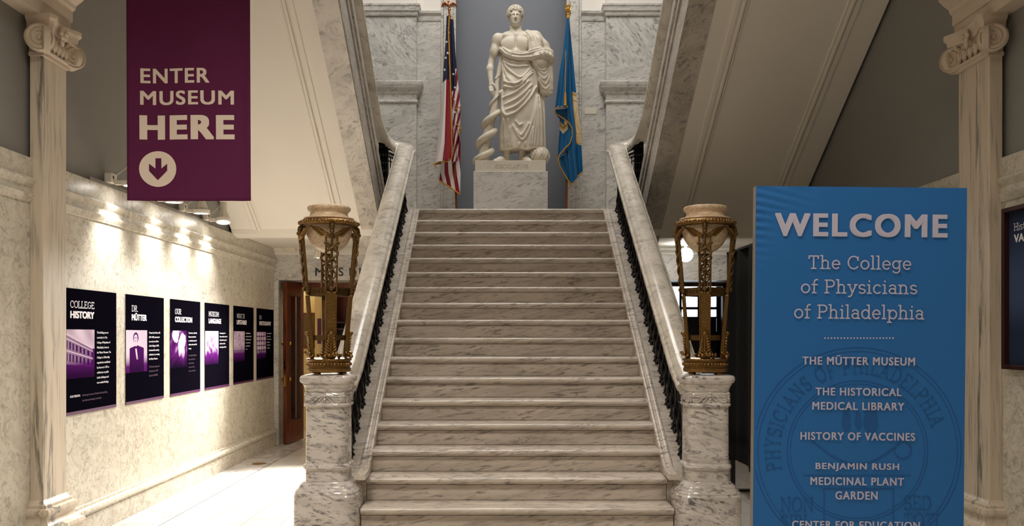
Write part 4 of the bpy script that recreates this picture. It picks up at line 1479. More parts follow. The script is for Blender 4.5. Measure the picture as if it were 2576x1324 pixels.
pn_.grid(sgn, 30, 260)
pn_.build('fabric_face', M['blue'], t, smooth=60, normals=False)
fr = MB()
fr.box(-sw / 2 - 0.001, sw / 2 + 0.001, 0.0, 0.045, 0.0, sh + 0.001)
fr.build('frame', M['alu'], t, smooth=0, bevel=0.002)


def sp_(px, py):
    """photograph spot -> metres on the sign"""
    q = P(px, py, sy)
    roll = R(0.58)
    dx, dz = q.x - 1.655, q.z
    return (dx * math.cos(roll) - dz * math.sin(roll) + sw / 2, dx * math.sin(roll) + dz * math.cos(roll))


def line(word, x0_, x1_, y0_, y1_, bold=None, slab=None, name='lettering', mat='lilac', sp=1.08, lift=0.0022):
    vs, fs = text_mesh(word, bold, sp) if slab is None else slab_mesh(word, slab)
    (u0, v0), (u1, v1) = sp_(x0_, y0_), sp_(x1_, y1_)
    v0m = (sp_(x0_, y0_)[1] + sp_(x1_, y0_)[1]) / 2
    v1m = (sp_(x0_, y1_)[1] + sp_(x1_, y1_)[1]) / 2
    b = MB()
    S.put(b, (fit(vs, u0, u1, v0m, v1m), fs), lift)
    return flat(b, name, M[mat], t)


line('WELCOME', 1948, 2382, 597, 538, 0.042, sp=1.2)
line('The College', 2032, 2291, 688, 643, slab=0.105)
line('of Physicians', 2013, 2306, 749, 703, slab=0.105)
line('of Philadelphia', 1996, 2323, 812, 766, slab=0.105)
for word, x0_, x1_, y0_, y1_ in (('THE MÜTTER MUSEUM', 2017, 2300, 919, 894), ('THE HISTORICAL', 2050, 2266, 996, 976), ('MEDICAL LIBRARY', 2042, 2273, 1032, 1012),
                                 ('HISTORY OF VACCINES', 2012, 2300, 1108, 1088), ('BENJAMIN RUSH', 2050, 2260, 1186, 1165), ('MEDICINAL PLANT', 2037, 2272, 1221, 1201),
                                 ('GARDEN', 2100, 2206, 1257, 1236), ('CENTER FOR EDUCATION', 1991, 2312, 1330, 1311)):
    line(word, x0_, x1_, y0_, y1_, 0.028, sp=1.16)
b = MB()
for k in range(22):
    u, v = sp_(2074 + 171 * k / 21, 851)
    b.disc(S.at(u, v, 0.0022), 0.0042, 10)
flat(b, 'printed_dots', M['lilac'], t)
# the round seal, printed a shade darker than the cloth
cu_, cv_ = sp_(2156, 1135)
cs = MB()
pxm = sy / FPX


def seal_ring(r, w):
    n = 96
    for k in range(n):
        a0, a1 = 2 * PI * k / n, 2 * PI * (k + 1) / n
        q = [(cu_ + rr * math.cos(a), cv_ + rr * math.sin(a)) for rr, a in ((r, a0), (r, a1), (r - w, a1), (r - w, a0))]
        if all(0.002 < p[0] < sw - 0.002 and p[1] > 0.01 for p in q):
            cs.face([S.at(p[0], p[1], 0.0004) for p in q])


for r, w in ((262 * pxm, 3.2 * pxm), (252 * pxm, 2.4 * pxm), (178 * pxm, 3 * pxm), (170 * pxm, 2 * pxm)):
    seal_ring(r, w)
word = 'PHYSICIANS OF PHILADELPHIA'
adv = [G[c][0] + 0.1 for c in word]
tot = sum(adv)
lt = 36 * pxm
rb = 196 * pxm
pos = 0
cum14 = sum(adv[:14]) + adv[14] / 2
cum25 = sum(adv[:25]) + adv[25] / 2
for ch, w_ in zip(word, adv):
    mid = (pos + w_ / 2)
    a = R(98 - (mid - cum14) * 76 / (cum25 - cum14))
    pos += w_
    vs, fs = pen(G[ch][1], 0.085)
    out = []
    for (x, y, z_) in vs:
        x, y = (x - G[ch][0] / 2) * lt * 0.8, y * lt
        rr = rb + y
        out.append((cu_ + rr * math.cos(a) + x * math.sin(a), cv_ + rr * math.sin(a) - x * math.cos(a), z_))
    if out and all(0.004 < p[0] < sw - 0.004 for p in out):
        S.put(cs, (out, fs), 0.0006)


def sseal(pts):
    cs.face([S.at(*sp_(*p), 0.0004 + len(cs.f) % 13 * 6e-5) for p in pts][::-1])


for word, x0_, y0_, h_ in (('NON', 1962, 1286, 34), ('SIBI', 1962, 1330, 34), ('SED', 2272, 1282, 34), ('TOTI', 2272, 1326, 34)):
    vs, fs = slab_mesh(word, 0.08)
    u0, v0 = sp_(x0_, y0_)
    wd = max(p[0] for p in vs)
    S.put(cs, ([(u0 + x * h_ * pxm * 0.85, v0 + y * h_ * pxm, z_) for x, y, z_ in vs], fs), 0.0006)
# bowl, ring and flame shapes of the seal
pts = [(2040 + 232 * k / 20, 1104 + 62 * math.sin(PI * k / 20)) for k in range(21)]
for a_, b_ in zip(pts[:-1], pts[1:]):
    sseal([a_, b_, (b_[0], b_[1] + 5), (a_[0], a_[1] + 5)])
sseal([(2020, 1194), (2290, 1194), (2290, 1198), (2020, 1198)])
sseal([(2070, 1228), (2248, 1228), (2248, 1232), (2070, 1232)])
sseal([(2070, 1232), (2074, 1232), (2074, 1330), (2070, 1330)])
sseal([(2244, 1232), (2248, 1232), (2248, 1330), (2244, 1330)])
for k in range(24):
    a0, a1 = 2 * PI * k / 24, 2 * PI * (k + 1) / 24
    sseal([(2270 + r_ * math.cos(a), 1133 + r_ * math.sin(a)) for r_, a in ((23, a0), (23, a1), (19, a1), (19, a0))])
for cx_, w_, h_ in ((2128, 12, 40), (2158, 9, 30), (2190, 20, 44)):
    sseal([(cx_ + w_ * math.cos(a) * (1.0 if math.sin(a) > 0 else 0.85), 1062 + h_ * math.sin(a) * (0.62 if math.sin(a) > 0 else 1.0)) for a in [2 * PI * k / 20 for k in range(20)]])
flat(cs, 'printed_seal', M['seal'], t)
t.rotation_euler = (0, R(0.58), 0)
t.location = (1.655, sy, 0)

# ================================================================== POSTERS on the left wall
def img_mesh(name, S, u0, u1, v0, v1, fn, parent, nu=84, nv=120, lift=0.0056):
    me = bpy.data.meshes.new(name)
    vs = [S.at(u0 + (u1 - u0) * i / nu, v0 + (v1 - v0) * j / nv, lift) for j in range(nv + 1) for i in range(nu + 1)]
    fs = [(j * (nu + 1) + i, j * (nu + 1) + i + 1, (j + 1) * (nu + 1) + i + 1, (j + 1) * (nu + 1) + i) for j in range(nv) for i in range(nu)]
    me.from_pydata(vs, [], fs)
    at = me.color_attributes.new('print', 'FLOAT_COLOR', 'POINT')
    data = np.zeros((len(vs), 4), dtype=np.float32)
    for j in range(nv + 1):
        for i in range(nu + 1):
            c = fn(i / nu, j / nv)
            data[j * (nu + 1) + i] = [*c, 1]
    at.data.foreach_set('color', data.ravel())
    me.materials.append(M['print'])
    o = bpy.data.objects.new(name, me)
    C.objects.link(o)
    attach(o, parent)
    return o


INK, MID, PALE = np.array(srgb(16, 10, 26)[:3]), np.array(srgb(92, 30, 110)[:3]), np.array(srgb(232, 214, 232)[:3])


def tone(g, fade=1.0):
    """0 black ink, .5 purple, 1 pale"""
    g = max(0.0, min(1.0, g)) * fade
    return INK + (MID - INK) * (g / 0.45) if g < 0.45 else MID + (PALE - MID) * ((g - 0.45) / 0.55)


def sm(a, b_, x):
    q = max(0.0, min(1.0, (x - a) / (b_ - a)))
    return q * q * (3 - 2 * q)


def hsh(i, j):
    return (math.sin(i * 12.9898 + j * 78.233) * 43758.5453) % 1.0


def im_building(u, v):
    sky = 0.86 + 0.12 * math.sin(9 * u + 4 * v) * math.sin(7 * v + 2 * u)
    top = 0.93 - 0.34 * u
    bot = 0.30 - 0.10 * u
    fade = sm(0.02, 0.42, v)
    if bot < v < top and u < 0.93:
        w = (v - bot) / (top - bot)
        g = 0.62 - 0.1 * u
        if w > 0.93 or 0.80 < w < 0.84 or 0.42 < w < 0.46:
            g = 0.92
        k = u ** 0.8 * 8
        if (0.52 < w < 0.76 or 0.1 < w < 0.36) and 0.25 < k % 1 < 0.7:
            g = 0.22
        return tone(g, 0.35 + 0.65 * fade)
    return tone(sky if v >= top else 0.45, 0.2 + 0.8 * fade if v < top else 1)


def im_man(u, v):
    bg = 0.93 - 0.12 * u
    hx, hy = (u - 0.45) / 0.125, (v - 0.82) / 0.125
    fade = sm(0.0, 0.5, v)
    g = bg
    body = abs(u - 0.5) < 0.34 * sm(0.66, 0.56, v) * (1.0) and v < 0.64
    if body:
        g = 0.24
        if abs(u - 0.47 - (0.5 - v) * 0.25) < 0.035 and 0.3 < v < 0.56:
            g = 0.9
    if hx * hx + hy * hy < 1:
        g = 0.3
        fx, fy = (u - 0.445) / 0.085, (v - 0.795) / 0.105
        if fx * fx + fy * fy < 1:
            g = 0.88
            if abs(v - 0.815) < 0.012 and (abs(u - 0.415) < 0.02 or abs(u - 0.475) < 0.02):
                g = 0.4
            if abs(v - 0.745) < 0.007 and abs(u - 0.445) < 0.03:
                g = 0.5
    if abs(u - 0.45) < 0.05 and 0.62 < v < 0.7:
        g = 0.85
    return tone(g * (0.35 + 0.65 * fade), 1)


def wob(u, v, f=1.0):
    return (math.sin(7.3 * f * u + 3.1 * math.sin(4.7 * f * v + 1)) + math.sin(9.1 * f * v + 2.3 * math.sin(5.9 * f * u + 2)) + 0.6 * math.sin(19 * f * (u - v) + 2 * math.sin(11 * f * v))) / 2.6


def im_cloth(u, v):
    g = 0.38 + 0.3 * wob(u, v)
    for (cx, cy, rx, ry) in ((0.3, 0.9, 0.2, 0.22), (0.72, 0.72, 0.2, 0.2), (0.55, 0.55, 0.1, 0.25), (0.75, 0.42, 0.1, 0.22)):
        if ((u - cx) / rx) ** 2 + ((v - cy) / ry) ** 2 < 1 + 0.3 * wob(u, v, 2):
            g = 0.88 + 0.1 * wob(u, v, 3)
    return tone(g * sm(-0.05, 0.55, v), 1)


def im_bust(u, v):
    g = 0.88
    if ((u - 0.52) / 0.42) ** 2 + ((v - 0.38) / 0.5) ** 2 < 1 + 0.25 * wob(u, v, 1.6):
        g = 0.68 + 0.22 * wob(u, v, 2.2)
    return tone(g * sm(-0.1, 0.6, v), 1)


def im_drawing(u, v):
    g = 0.80 + 0.05 * wob(u, v)
    if abs(math.sin(26 * v)) < 0.16 and v < 0.6 or (abs(math.sin(9.5 * u)) < 0.08 and v < 0.58):
        g = 0.62
    for (cx, cy, r) in ((0.12, 0.86, 0.09), (0.5, 0.82, 0.08), (0.5, 0.7, 0.12), (0.85, 0.76, 0.07)):
        if abs(math.hypot(u - cx, (v - cy) * 0.8) - r * (1 + 0.2 * wob(u, v, 3))) < 0.014:
            g = 0.58
    return tone(g * sm(-0.1, 0.6, v), 1)


def im_cells(u, v):
    i, j = int(u * 4), int(v * 6)
    du, dv = (u * 4) % 1 - 0.5, (v * 6) % 1 - 0.5
    g = (0.94 - 0.2 * hsh(i, j)) if (abs(du) ** 3 + abs(dv) ** 3) < 0.085 else 0.40
    return tone(g * sm(-0.05, 0.45, v), 1)


PZ0, PZ1 = 0.947, 1.889
PW = 0.81
PH_ = PZ1 - PZ0
posters = [
    (6.255, 'COLLEGE', 'HISTORY', im_building, ['The building you are', 'currently in is The', 'College of Physicians of', 'Philadelphia, home to', 'the Mütter Museum. The', 'College is a Fellowship', 'organization established', 'by doctors in 1787 to', 'collaborate on public', 'health challenges and', 'new medical findings.'], [],
     'black and purple poster with a photograph of a grand building'),
    (7.245, 'DR.', 'MÜTTER', im_man, ['Thomas Dent Mütter, MD', '(1811-1859; pronounced', 'moo-ter) was a Fellow', 'of the College. In 1859,', 'he donated his teaching', 'collection to us, creating', 'the Mütter Museum.'], ['The Museum began with', 'his donation of 1,700', 'objects and $30,000.'],
     'black and purple poster with a portrait of a man in a dark coat'),
    (8.215, 'OUR', 'COLLECTION', im_cloth, ['The stories we tell in the', 'Museum are based on', 'our collections, most of', 'which are from the 19th', 'century.'], ['Our collection includes', 'many medical items', 'used in the past', 'to treat and teach', 'doctors and patients'],
     'black and purple poster with a photograph of pale mottled forms, third from the pilaster'),
    (9.17, 'MUSEUM', 'LANGUAGE', im_bust, ['Some language in the', 'Museum reflects the time of', 'the historical time period', 'and does not reflect', 'terminology used today.'], [],
     'black and purple poster with a pale figure image, fourth from the pilaster'),
    (10.145, 'WHAT IS', 'UPSTAIRS?', im_drawing, ['The medical exhibits', 'are held in our Historical', 'Medical Library; upstairs', 'are the special events', 'and the rooms and', 'events.'], [],
     'black and purple poster with a lilac line drawing, second from the doorway'),
    (11.10, 'NO', 'PHOTOGRAPHY', im_cells, ['Due to respect for the', 'specimens on view', 'and donors, we ask no', 'photographs or', 'footage be taken', 'in our galleries.'], [],
     'black and purple poster with rows of pale rounded cells, nearest the museum doorway'),
]
for i, (y0, a_, b_, fn, body, dim, lab) in enumerate(posters):
    t = thing('poster', lab, 'poster', (XL + 0.003, y0 + PW / 2, PZ0), 'posters along the marble passage wall')
    S = Sheet((XL, y0, PZ0), (0, 1, 0), (0, 0, 1))
    MB().box(XL + 0.0005, XL + 0.005, y0, y0 + PW, PZ0, PZ1).build('board', M['poster'], t, smooth=0)
    b = MB(); S.rect(b, 0, PW, 0, 0.024, 0.0058); flat(b, 'bottom_band', M['poster_trim'], t)
    left = 0.055 if i == 0 else 0.11
    # title, slab serif over heavy sans
    b = MB()
    cap = 0.055
    vs, fs = slab_mesh(a_, 0.105)
    ua = max(p[0] for p in vs) * cap * 0.80
    ub = ua
    tw = {'HISTORY': 0.37, 'MÜTTER': 0.31, 'COLLECTION': 0.46, 'LANGUAGE': 0.41, 'UPSTAIRS?': 0.40, 'PHOTOGRAPHY': 0.56}[b_]
    wa = {'COLLEGE': 0.37, 'DR.': 0.125, 'OUR': 0.165, 'MUSEUM': 0.33, 'WHAT IS': 0.31, 'NO': 0.1}[a_]
    S.put(b, (fit(vs, left, left + wa, PH_ - 0.145, PH_ - 0.145 + cap), fs), 0.0058)
    flat(b, 'title', M['poster_white'], t)
    b = MB()
    vs, fs = text_mesh(b_, 0.05, 1.0)
    dots = 0.012 if 'Ü' in b_ else 0.0
    S.put(b, (fit(vs, left, left + tw, PH_ - 0.222, PH_ - 0.222 + cap + dots), fs), 0.0058)
    flat(b, 'title', M['poster_white'], t)
    img_mesh('photograph', S, 0.0, 0.43, 0.27, PH_ - 0.305, fn, t)
    b = MB()
    for k, ln in enumerate(body):
        vs, fs = text_mesh(ln, 0.012)
        S.put(b, (scale_text(vs, 0.0235, 0.47, PH_ - 0.335 - 0.0395 * k), fs), 0.0058)
    flat(b, 'body_text', M['poster_white'], t)
    if dim:
        b = MB()
        for k, ln in enumerate(dim):
            vs, fs = text_mesh(ln, 0.01)
            S.put(b, (scale_text(vs, 0.0235, 0.47, PH_ - 0.335 - 0.0395 * (k + len(body) + 0.8)), fs), 0.0058)
        flat(b, 'body_text', M['poster_dim'], t)
    if i == 0:
        b = MB()
        vs, fs = text_mesh('OUR MISSION:', 0.012)
        S.put(b, (scale_text(vs, 0.024, 0.05, 0.13), fs), 0.0058)
        flat(b, 'body_text', M['poster_white'], t)
        b = MB()
        for k, ln in enumerate(('Advancing the cause of health while upholding', 'the ideals and heritage of medicine.')):
            vs, fs = text_mesh(ln, 0.01)
            S.put(b, (scale_text(vs, 0.022, 0.235, 0.13 - 0.04 * k), fs), 0.0058)
        flat(b, 'body_text', M['poster_dim'], t)

# ================================================================== TRACK SPOTLIGHTS along the ledge
trk = thing('light_track', 'grey metal lighting track lying along the top of the marble poster wall', 'light track', (XL + 0.0, 7.9, DADO))
b = MB()
b.box(XL - 0.01, XL + 0.012, 6.6, 9.25, DADO, DADO + 0.03)
for y in (7.1, 7.9, 8.6):
    b.box(XL + 0.012, XL + 0.014, y, y + 0.42, DADO + 0.008, DADO + 0.022)
b.build('rail', M['grey_metal'], trk, smooth=0, weld=False)
b = MB()
b.tube([(XL + 0.0, 9.25, DADO + 0.008), (XL + 0.005, 9.5, DADO + 0.006), (XL + 0.0, 9.9, DADO + 0.006), (XL + 0.0, 10.1, DADO + 0.006)], 0.007, 6)
b.build('cable', M['ink'], trk, smooth=60)


def track_spot(y, tilt, lab, swivel=0.0):
    t = thing('track_spotlight', lab, 'spotlight', (XL, y, DADO), 'spotlights along the poster wall')
    x = XL + 0.02
    z = DADO
    bs = MB().box(XL - 0.005, XL + 0.055, y - 0.05, y + 0.05, z + 0.031, z + 0.11).build('fixing_box', M['white_metal'], t, smooth=0, bevel=0.006)
    MB().tube([(XL + 0.056, y - 0.02, z + 0.075), (XL + 0.0565, y - 0.02, z + 0.075)], 0.014, 12).build('socket', M['ink'], bs, smooth=30)
    hx, hz = XL + 0.205, z + 0.005
    # flat gimbal arm reaching out from the wall, opening into a ring
    a = MB()
    a.box(XL + 0.057, hx - 0.07, y - 0.016, y + 0.016, hz + 0.012, hz + 0.05)
    rot = Euler((tilt, 0, swivel)).to_matrix()
    ring = MB()
    seg = 28
    pr = [(0.066, -0.018), (0.078, -0.018), (0.082, -0.012), (0.082, 0.02), (0.066, 0.02)]
    vs, fs = [], []
    for (r, h) in pr:
        for k in range(seg):
            q = 2 * PI * k / seg
            vs.append(rot @ Vector((r * math.cos(q), r * math.sin(q), h)) + Vector((hx, y, hz + 0.02)))
    for i_ in range(len(pr)):
        for k in range(seg):
            i2, k2 = (i_ + 1) % len(pr), (k + 1) % seg
            fs.append((i_ * seg + k, i_ * seg + k2, i2 * seg + k2, i2 * seg + k))
    ring.add(vs, fs)
    a.build('arm', M['white_metal'], t, smooth=0, bevel=0.004)
    ring.build('gimbal_ring', M['white_metal'], t, smooth=40)
    h = MB()
    pr = [(0.02, 0.205), (0.036, 0.205), (0.038, 0.2), (0.036, 0.12), (0.04, 0.105), (0.058, 0.055), (0.066, 0.01), (0.064, -0.012), (0.02, -0.012)]
    vs, fs = [], []
    for (r, hh) in pr:
        for k in range(seg):
            q = 2 * PI * k / seg
            vs.append(rot @ Vector((r * math.cos(q), r * math.sin(q), hh)) + Vector((hx, y, hz + 0.02)))
    for i_ in range(len(pr) - 1):
        for k in range(seg):
            k2 = (k + 1) % seg
            fs.append((i_ * seg + k, i_ * seg + k2, (i_ + 1) * seg + k2, (i_ + 1) * seg + k))
    fs.append(list(range(seg)))
    h.add(vs, fs)
    h.build('lamp_head', M['white_metal'], t, smooth=40)
    cc = rot @ Vector((0, 0, -0.016)) + Vector((hx, y, hz + 0.02))
    ax, ay = rot @ Vector((1, 0, 0)), rot @ Vector((0, 1, 0))
    d = MB().disc(cc, 0.063, 28, ax, ay)
    d.build('lamp_face', M['bulb'], t, smooth=0, weld=False, normals=False)
    cd = MB()
    cd.tube([Vector((XL + 0.05, y + 0.03, z + 0.1)), Vector((XL + 0.12, y + 0.05, z + 0.16)), Vector((XL + 0.2, y + 0.02, z + 0.22)), rot @ Vector((0, 0, 0.2)) + Vector((hx, y, hz + 0.02))], 0.005, 6)
    for sg in (-1, 1):
        cd.tube([rot @ Vector((0, sg * 0.036, 0.13)) + Vector((hx, y, hz + 0.02)), rot @ Vector((0, sg * 0.07, 0.09)) + Vector((hx, y, hz + 0.02)), rot @ Vector((0, sg * 0.07, 0.02)) + Vector((hx, y, hz + 0.02))], 0.005, 6)
    cd.build('cord', M['white_metal'], t, smooth=60)
    l = spot('spot_beam', cc + rot @ Vector((0, 0, -0.02)), (XL + 0.02, y, 1.85), SPOT_W, (1.0, 0.95, 0.88), 96, 1.0, 0.05)
    attach(l, t)
    return t


SPOT_W = 88
track_spot(6.92, 0.0, 'white track spotlight hidden mostly by the purple banner')
track_spot(7.78, 0.04, 'white track spotlight just under the hem of the purple banner')
track_spot(8.49, 0.03, 'white track spotlight with a curling cord, second from the passage end')
track_spot(9.16, -0.22, 'white tilted track spotlight nearest the sloping soffit', 0.3)

# lamps on the ceilings of the two passages
for s, lab in ((-1, 'small white ceiling spotlight before the museum doorway'), (1, 'dazzling bare ceiling lamp in the dark passage')):
    px, pz = (-2.44, 2.61) if s < 0 else (2.415, 2.60)
    t = thing('ceiling_spotlight', lab, 'spotlight', (px, 11.3, DADO), 'ceiling spotlights of the passages')
    MB().lathe([(0.05, 0.0), (0.05, -0.02), (0.016, -0.024), (0.014, -0.07)], (px, 11.3, DADO + 0.004), 20).build('mount', M['white_metal'], t, smooth=30)
    if s < 0:
        MB().lathe([(0.03, 0.05), (0.045, 0.04), (0.07, -0.045), (0.064, -0.05)], (px, 11.3, pz), 24, cap=False).build('shade', M['white_metal'], t, smooth=40)
        MB().sphere((px, 11.3, pz - 0.015), 0.045, 16, 10).build('bulb', M['bulb_off'], t, smooth=60)
        attach(spot('ceiling_beam', (px, 11.22, pz - 0.06), (-1.98, 7.5, 0.0), 2300, (1.0, 0.96, 0.89), 68, 0.75, 0.05), t)
    else:
        MB().lathe([(0.03, 0.07), (0.05, 0.06), (0.075, 0.0)], (px, 11.34, pz), 24, cap=False).build('shade', M['white_metal'], t, smooth=40)
        MB().sphere((px, 11.28, pz), 0.095, 20, 12).build('bulb', M['bulb'], t, smooth=60)
        attach(spot('ceiling_beam', (px, 11.15, pz), (1.2, 4.0, 1.0), 24, (1.0, 0.96, 0.9), 60, 0.8, 0.09), t)

# ================================================================== MUSEUM DOORWAY AND BEYOND
# open leaf: free edge toward the hall, hinged at the frame
t = thing('museum_door', 'open mahogany glazed door leaf folded back at the museum doorway', 'door', (0, 0, 0))
LW, LH, LT = 0.66, 2.285, 0.055
def leafbox(b, u0, u1, z0, z1, t0=-LT / 2, t1=LT / 2):
    b.box(u0, u1, t0, t1, z0, z1)
f = MB()
leafbox(f, 0, 0.12, 0.012, LH); leafbox(f, LW - 0.12, LW, 0.012, LH); leafbox(f, 0.12, LW - 0.12, 0.012, 0.31); leafbox(f, 0.12, LW - 0.12, LH - 0.17, LH)
f.build('stiles', M['wood'], t, smooth=0, bevel=0.004, weld=False)
f = MB()
for (u0, u1, z0, z1) in ((0.12, 0.14, 0.31, LH - 0.17), (LW - 0.14, LW - 0.12, 0.31, LH - 0.17), (0.14, LW - 0.14, 0.31, 0.33), (0.14, LW - 0.14, LH - 0.19, LH - 0.17)):
    leafbox(f, u0, u1, z0, z1, -LT / 2 - 0.006, LT / 2 + 0.006)
f.build('glazing_bead', M['darkwood'], t, smooth=0, bevel=0.003, weld=False)
MB().box(0.14, LW - 0.14, -0.004, 0.004, 0.33, LH - 0.19).build('glass_pane', M['glass'], t, smooth=0)
for z in (1.415, 0.915):
    k = MB()
    for sg in (-1, 1):
        k.tube([(LW - 0.055, sg * LT / 2, z), (LW - 0.055, sg * (LT / 2 + 0.022), z)], 0.011, 10)
        k.sphere((LW - 0.055, sg * (LT / 2 + 0.028), z), 0.026, 14, 10, (1, 0.7, 1))
    k.build('knob', M['brass'], t, smooth=50, weld=False)
for z0, z1 in ((1.06, 1.18), (0.82, 1.02)):
    MB().box(LW - 0.001, LW + 0.003, -0.014, 0.014, z0, z1).build('lock_plate', M['brass'], t, smooth=0)
t.rotation_euler = (0, 0, math.atan2(-1, -0.13))
t.location = (-2.965, 12.61, 0)

# MUSEUM, black letters on the marble lintel
t = thing('museum_lettering', 'black letters spelling museum on the marble lintel over the doorway', 'lettering', (-2.2, YB, 1.546 + (842 - 694) / FPX * YB))
S = Sheet((0, YB, 0), (1, 0, 0), (0, 0, 1))
z0, z1 = EYE + (842 - 695) / FPX * YB, EYE + (842 - 674) / FPX * YB
for k, ch in enumerate('MUSEUM'):
    cx = (804 + 27.0 * k - 1265) / FPX * YB
    vs, fs = text_mesh(ch, -0.004)
    w = {'M': 0.115, 'U': 0.088, 'S': 0.066, 'E': 0.066}[ch]
    b = MB()
    S.put(b, (fit(vs, cx - w / 2, cx + w / 2, z0, z1), fs), 0.012)
    S.put(b, (fit(vs, cx - w / 2, cx + w / 2, z0, z1), fs), 0.001)
    o = flat(b, 'letter', M['ink'], t)
    o.modifiers.new('thickness', 'SOLIDIFY').thickness = 0.006

# small fittings near the doorway
t = MB().box(-3.02, -2.86, YB - 0.19, YB - 0.1, 2.745 - 0.06, 2.745 + 0.008).build('junction_box', M['card'], smooth=0, bevel=0.008)
tag(t, 'small cream junction box under the passage ceiling by the museum doorway', 'junction box')
t = MB().box(-2.995, -2.955, YB - 0.02, YB, 2.36, 2.385).build('door_sensor', M['white_metal'], smooth=0, bevel=0.004)
tag(t, 'tiny white sensor on the marble above the open mahogany door', 'sensor')

# what shows of the museum room
t = thing('framed_painting', 'tall wooden framed picture on the cream museum room wall', 'painting', (-3.24, 13.9, 1.3))
MB().box(-3.45, -3.02, 13.88, 13.92, 1.32, 1.90).build('frame', M['wood'], t, smooth=0, bevel=0.01)
MB().box(-3.40, -3.07, 13.876, 13.882, 1.37, 1.85).build('canvas', plain('brown_painted_canvas', srgb(96, 78, 44), 0.5, vary=0.5, vscale=5), t, smooth=0)
struct(MB().box(-3.9, -3.0, 13.92, 14.0, 0, 3.0).build('wall_museum_partition', M['cream_room'], smooth=0))
t = MB()
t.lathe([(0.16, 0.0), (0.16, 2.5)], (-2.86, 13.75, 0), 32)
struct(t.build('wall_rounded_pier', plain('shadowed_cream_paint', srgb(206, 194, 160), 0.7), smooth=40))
t = MB().box(-2.94, -2.88, 13.54, 13.56, 1.40, 1.80).build('purple_panel', M['poster_trim'], smooth=0, bevel=0.002)
tag(t, 'narrow purple information panel on the rounded pier beyond the museum door', 'panel')
t = thing('display_cabinet', 'tall dark wooden display cabinet inside the museum doorway', 'cabinet', (-2.3, 13.5, 0))
b = MB()
b.box(-2.62, -1.7, 13.55, 13.6, 0, 2.5).box(-2.62, -2.57, 13.1, 13.55, 0, 2.5).box(-1.75, -1.7, 13.1, 13.55, 0, 2.5).box(-2.57, -1.75, 13.1, 13.55, 2.4, 2.5).box(-2.57, -1.75, 13.1, 13.55, 0, 0.3)
b.build('carcass', M['wood'], t, smooth=0, weld=False)
for z in (1.62, 1.72, 0.9):
    MB().box(-2.57, -1.75, 13.14, 13.55, z, z + 0.025).build('shelf', M['darkwood'], t, smooth=0)
MB().box(-2.57, -1.75, 13.45, 13.5, 0.3, 1.62).build('back_panel', M['ink'], t, smooth=0)

# brass cover in the marble floor border
t = MB().lathe([(0.082, 0.0), (0.085, 0.002), (0.08, 0.004), (0.072, 0.003), (0.02, 0.0035)], (-2.914, 10.21, 0.0), 40).build('floor_cover', M['brass'], smooth=30)
tag(t, 'round brass cover set in the grey marble floor border', 'floor cover')

# ================================================================== SHADED SIDE
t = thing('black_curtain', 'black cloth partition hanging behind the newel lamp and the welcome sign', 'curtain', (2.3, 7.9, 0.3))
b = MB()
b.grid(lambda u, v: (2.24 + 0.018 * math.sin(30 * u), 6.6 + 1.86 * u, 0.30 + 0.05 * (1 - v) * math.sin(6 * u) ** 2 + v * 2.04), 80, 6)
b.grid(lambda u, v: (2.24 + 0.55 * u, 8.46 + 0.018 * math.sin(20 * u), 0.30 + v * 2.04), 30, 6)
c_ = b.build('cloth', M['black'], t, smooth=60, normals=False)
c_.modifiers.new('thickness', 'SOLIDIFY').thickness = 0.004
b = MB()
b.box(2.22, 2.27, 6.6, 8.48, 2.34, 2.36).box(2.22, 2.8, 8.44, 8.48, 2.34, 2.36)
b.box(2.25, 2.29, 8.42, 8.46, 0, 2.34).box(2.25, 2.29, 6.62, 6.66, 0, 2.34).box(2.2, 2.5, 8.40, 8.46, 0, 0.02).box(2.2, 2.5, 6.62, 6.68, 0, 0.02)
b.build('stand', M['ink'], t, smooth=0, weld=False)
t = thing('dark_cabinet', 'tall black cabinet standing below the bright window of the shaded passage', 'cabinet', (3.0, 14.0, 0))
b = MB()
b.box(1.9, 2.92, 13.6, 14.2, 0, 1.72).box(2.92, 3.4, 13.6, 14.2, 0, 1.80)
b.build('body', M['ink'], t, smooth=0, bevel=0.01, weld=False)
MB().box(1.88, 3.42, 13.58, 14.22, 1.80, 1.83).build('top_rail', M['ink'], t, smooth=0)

# framed vaccine poster
t = thing('framed_poster', 'dark framed history poster hung on the marble beside the shaded pilaster', 'poster', (XR, 5.2, 1.35))
yA, yB_ = 4.86, 5.70
zA, zB = 1.316, 2.383
xf = XR - 0.058
b = MB()
b.box(xf, XR - 0.001, yA, yA + 0.03, zA, zB).box(xf, XR - 0.001, yB_ - 0.03, yB_, zA, zB).box(xf, XR - 0.001, yA + 0.03, yB_ - 0.03, zA, zA + 0.03).box(xf, XR - 0.001, yA + 0.03, yB_ - 0.03, zB - 0.03, zB)
b.build('frame', M['frame_brown'], t, smooth=0, bevel=0.004, weld=False)
S = Sheet((XR - 0.02, yB_ - 0.03, zA + 0.03), (0, -1, 0), (0, 0, 1))


def im_screen(u, v):
    g = 0.16 + 0.3 * sm(0.2, 0.45, v) * sm(0.95, 0.55, v) * (1 - 0.5 * u)
    return np.array(srgb(26, 26, 36)[:3]) * (1 - g) + np.array(srgb(96, 116, 160)[:3]) * g


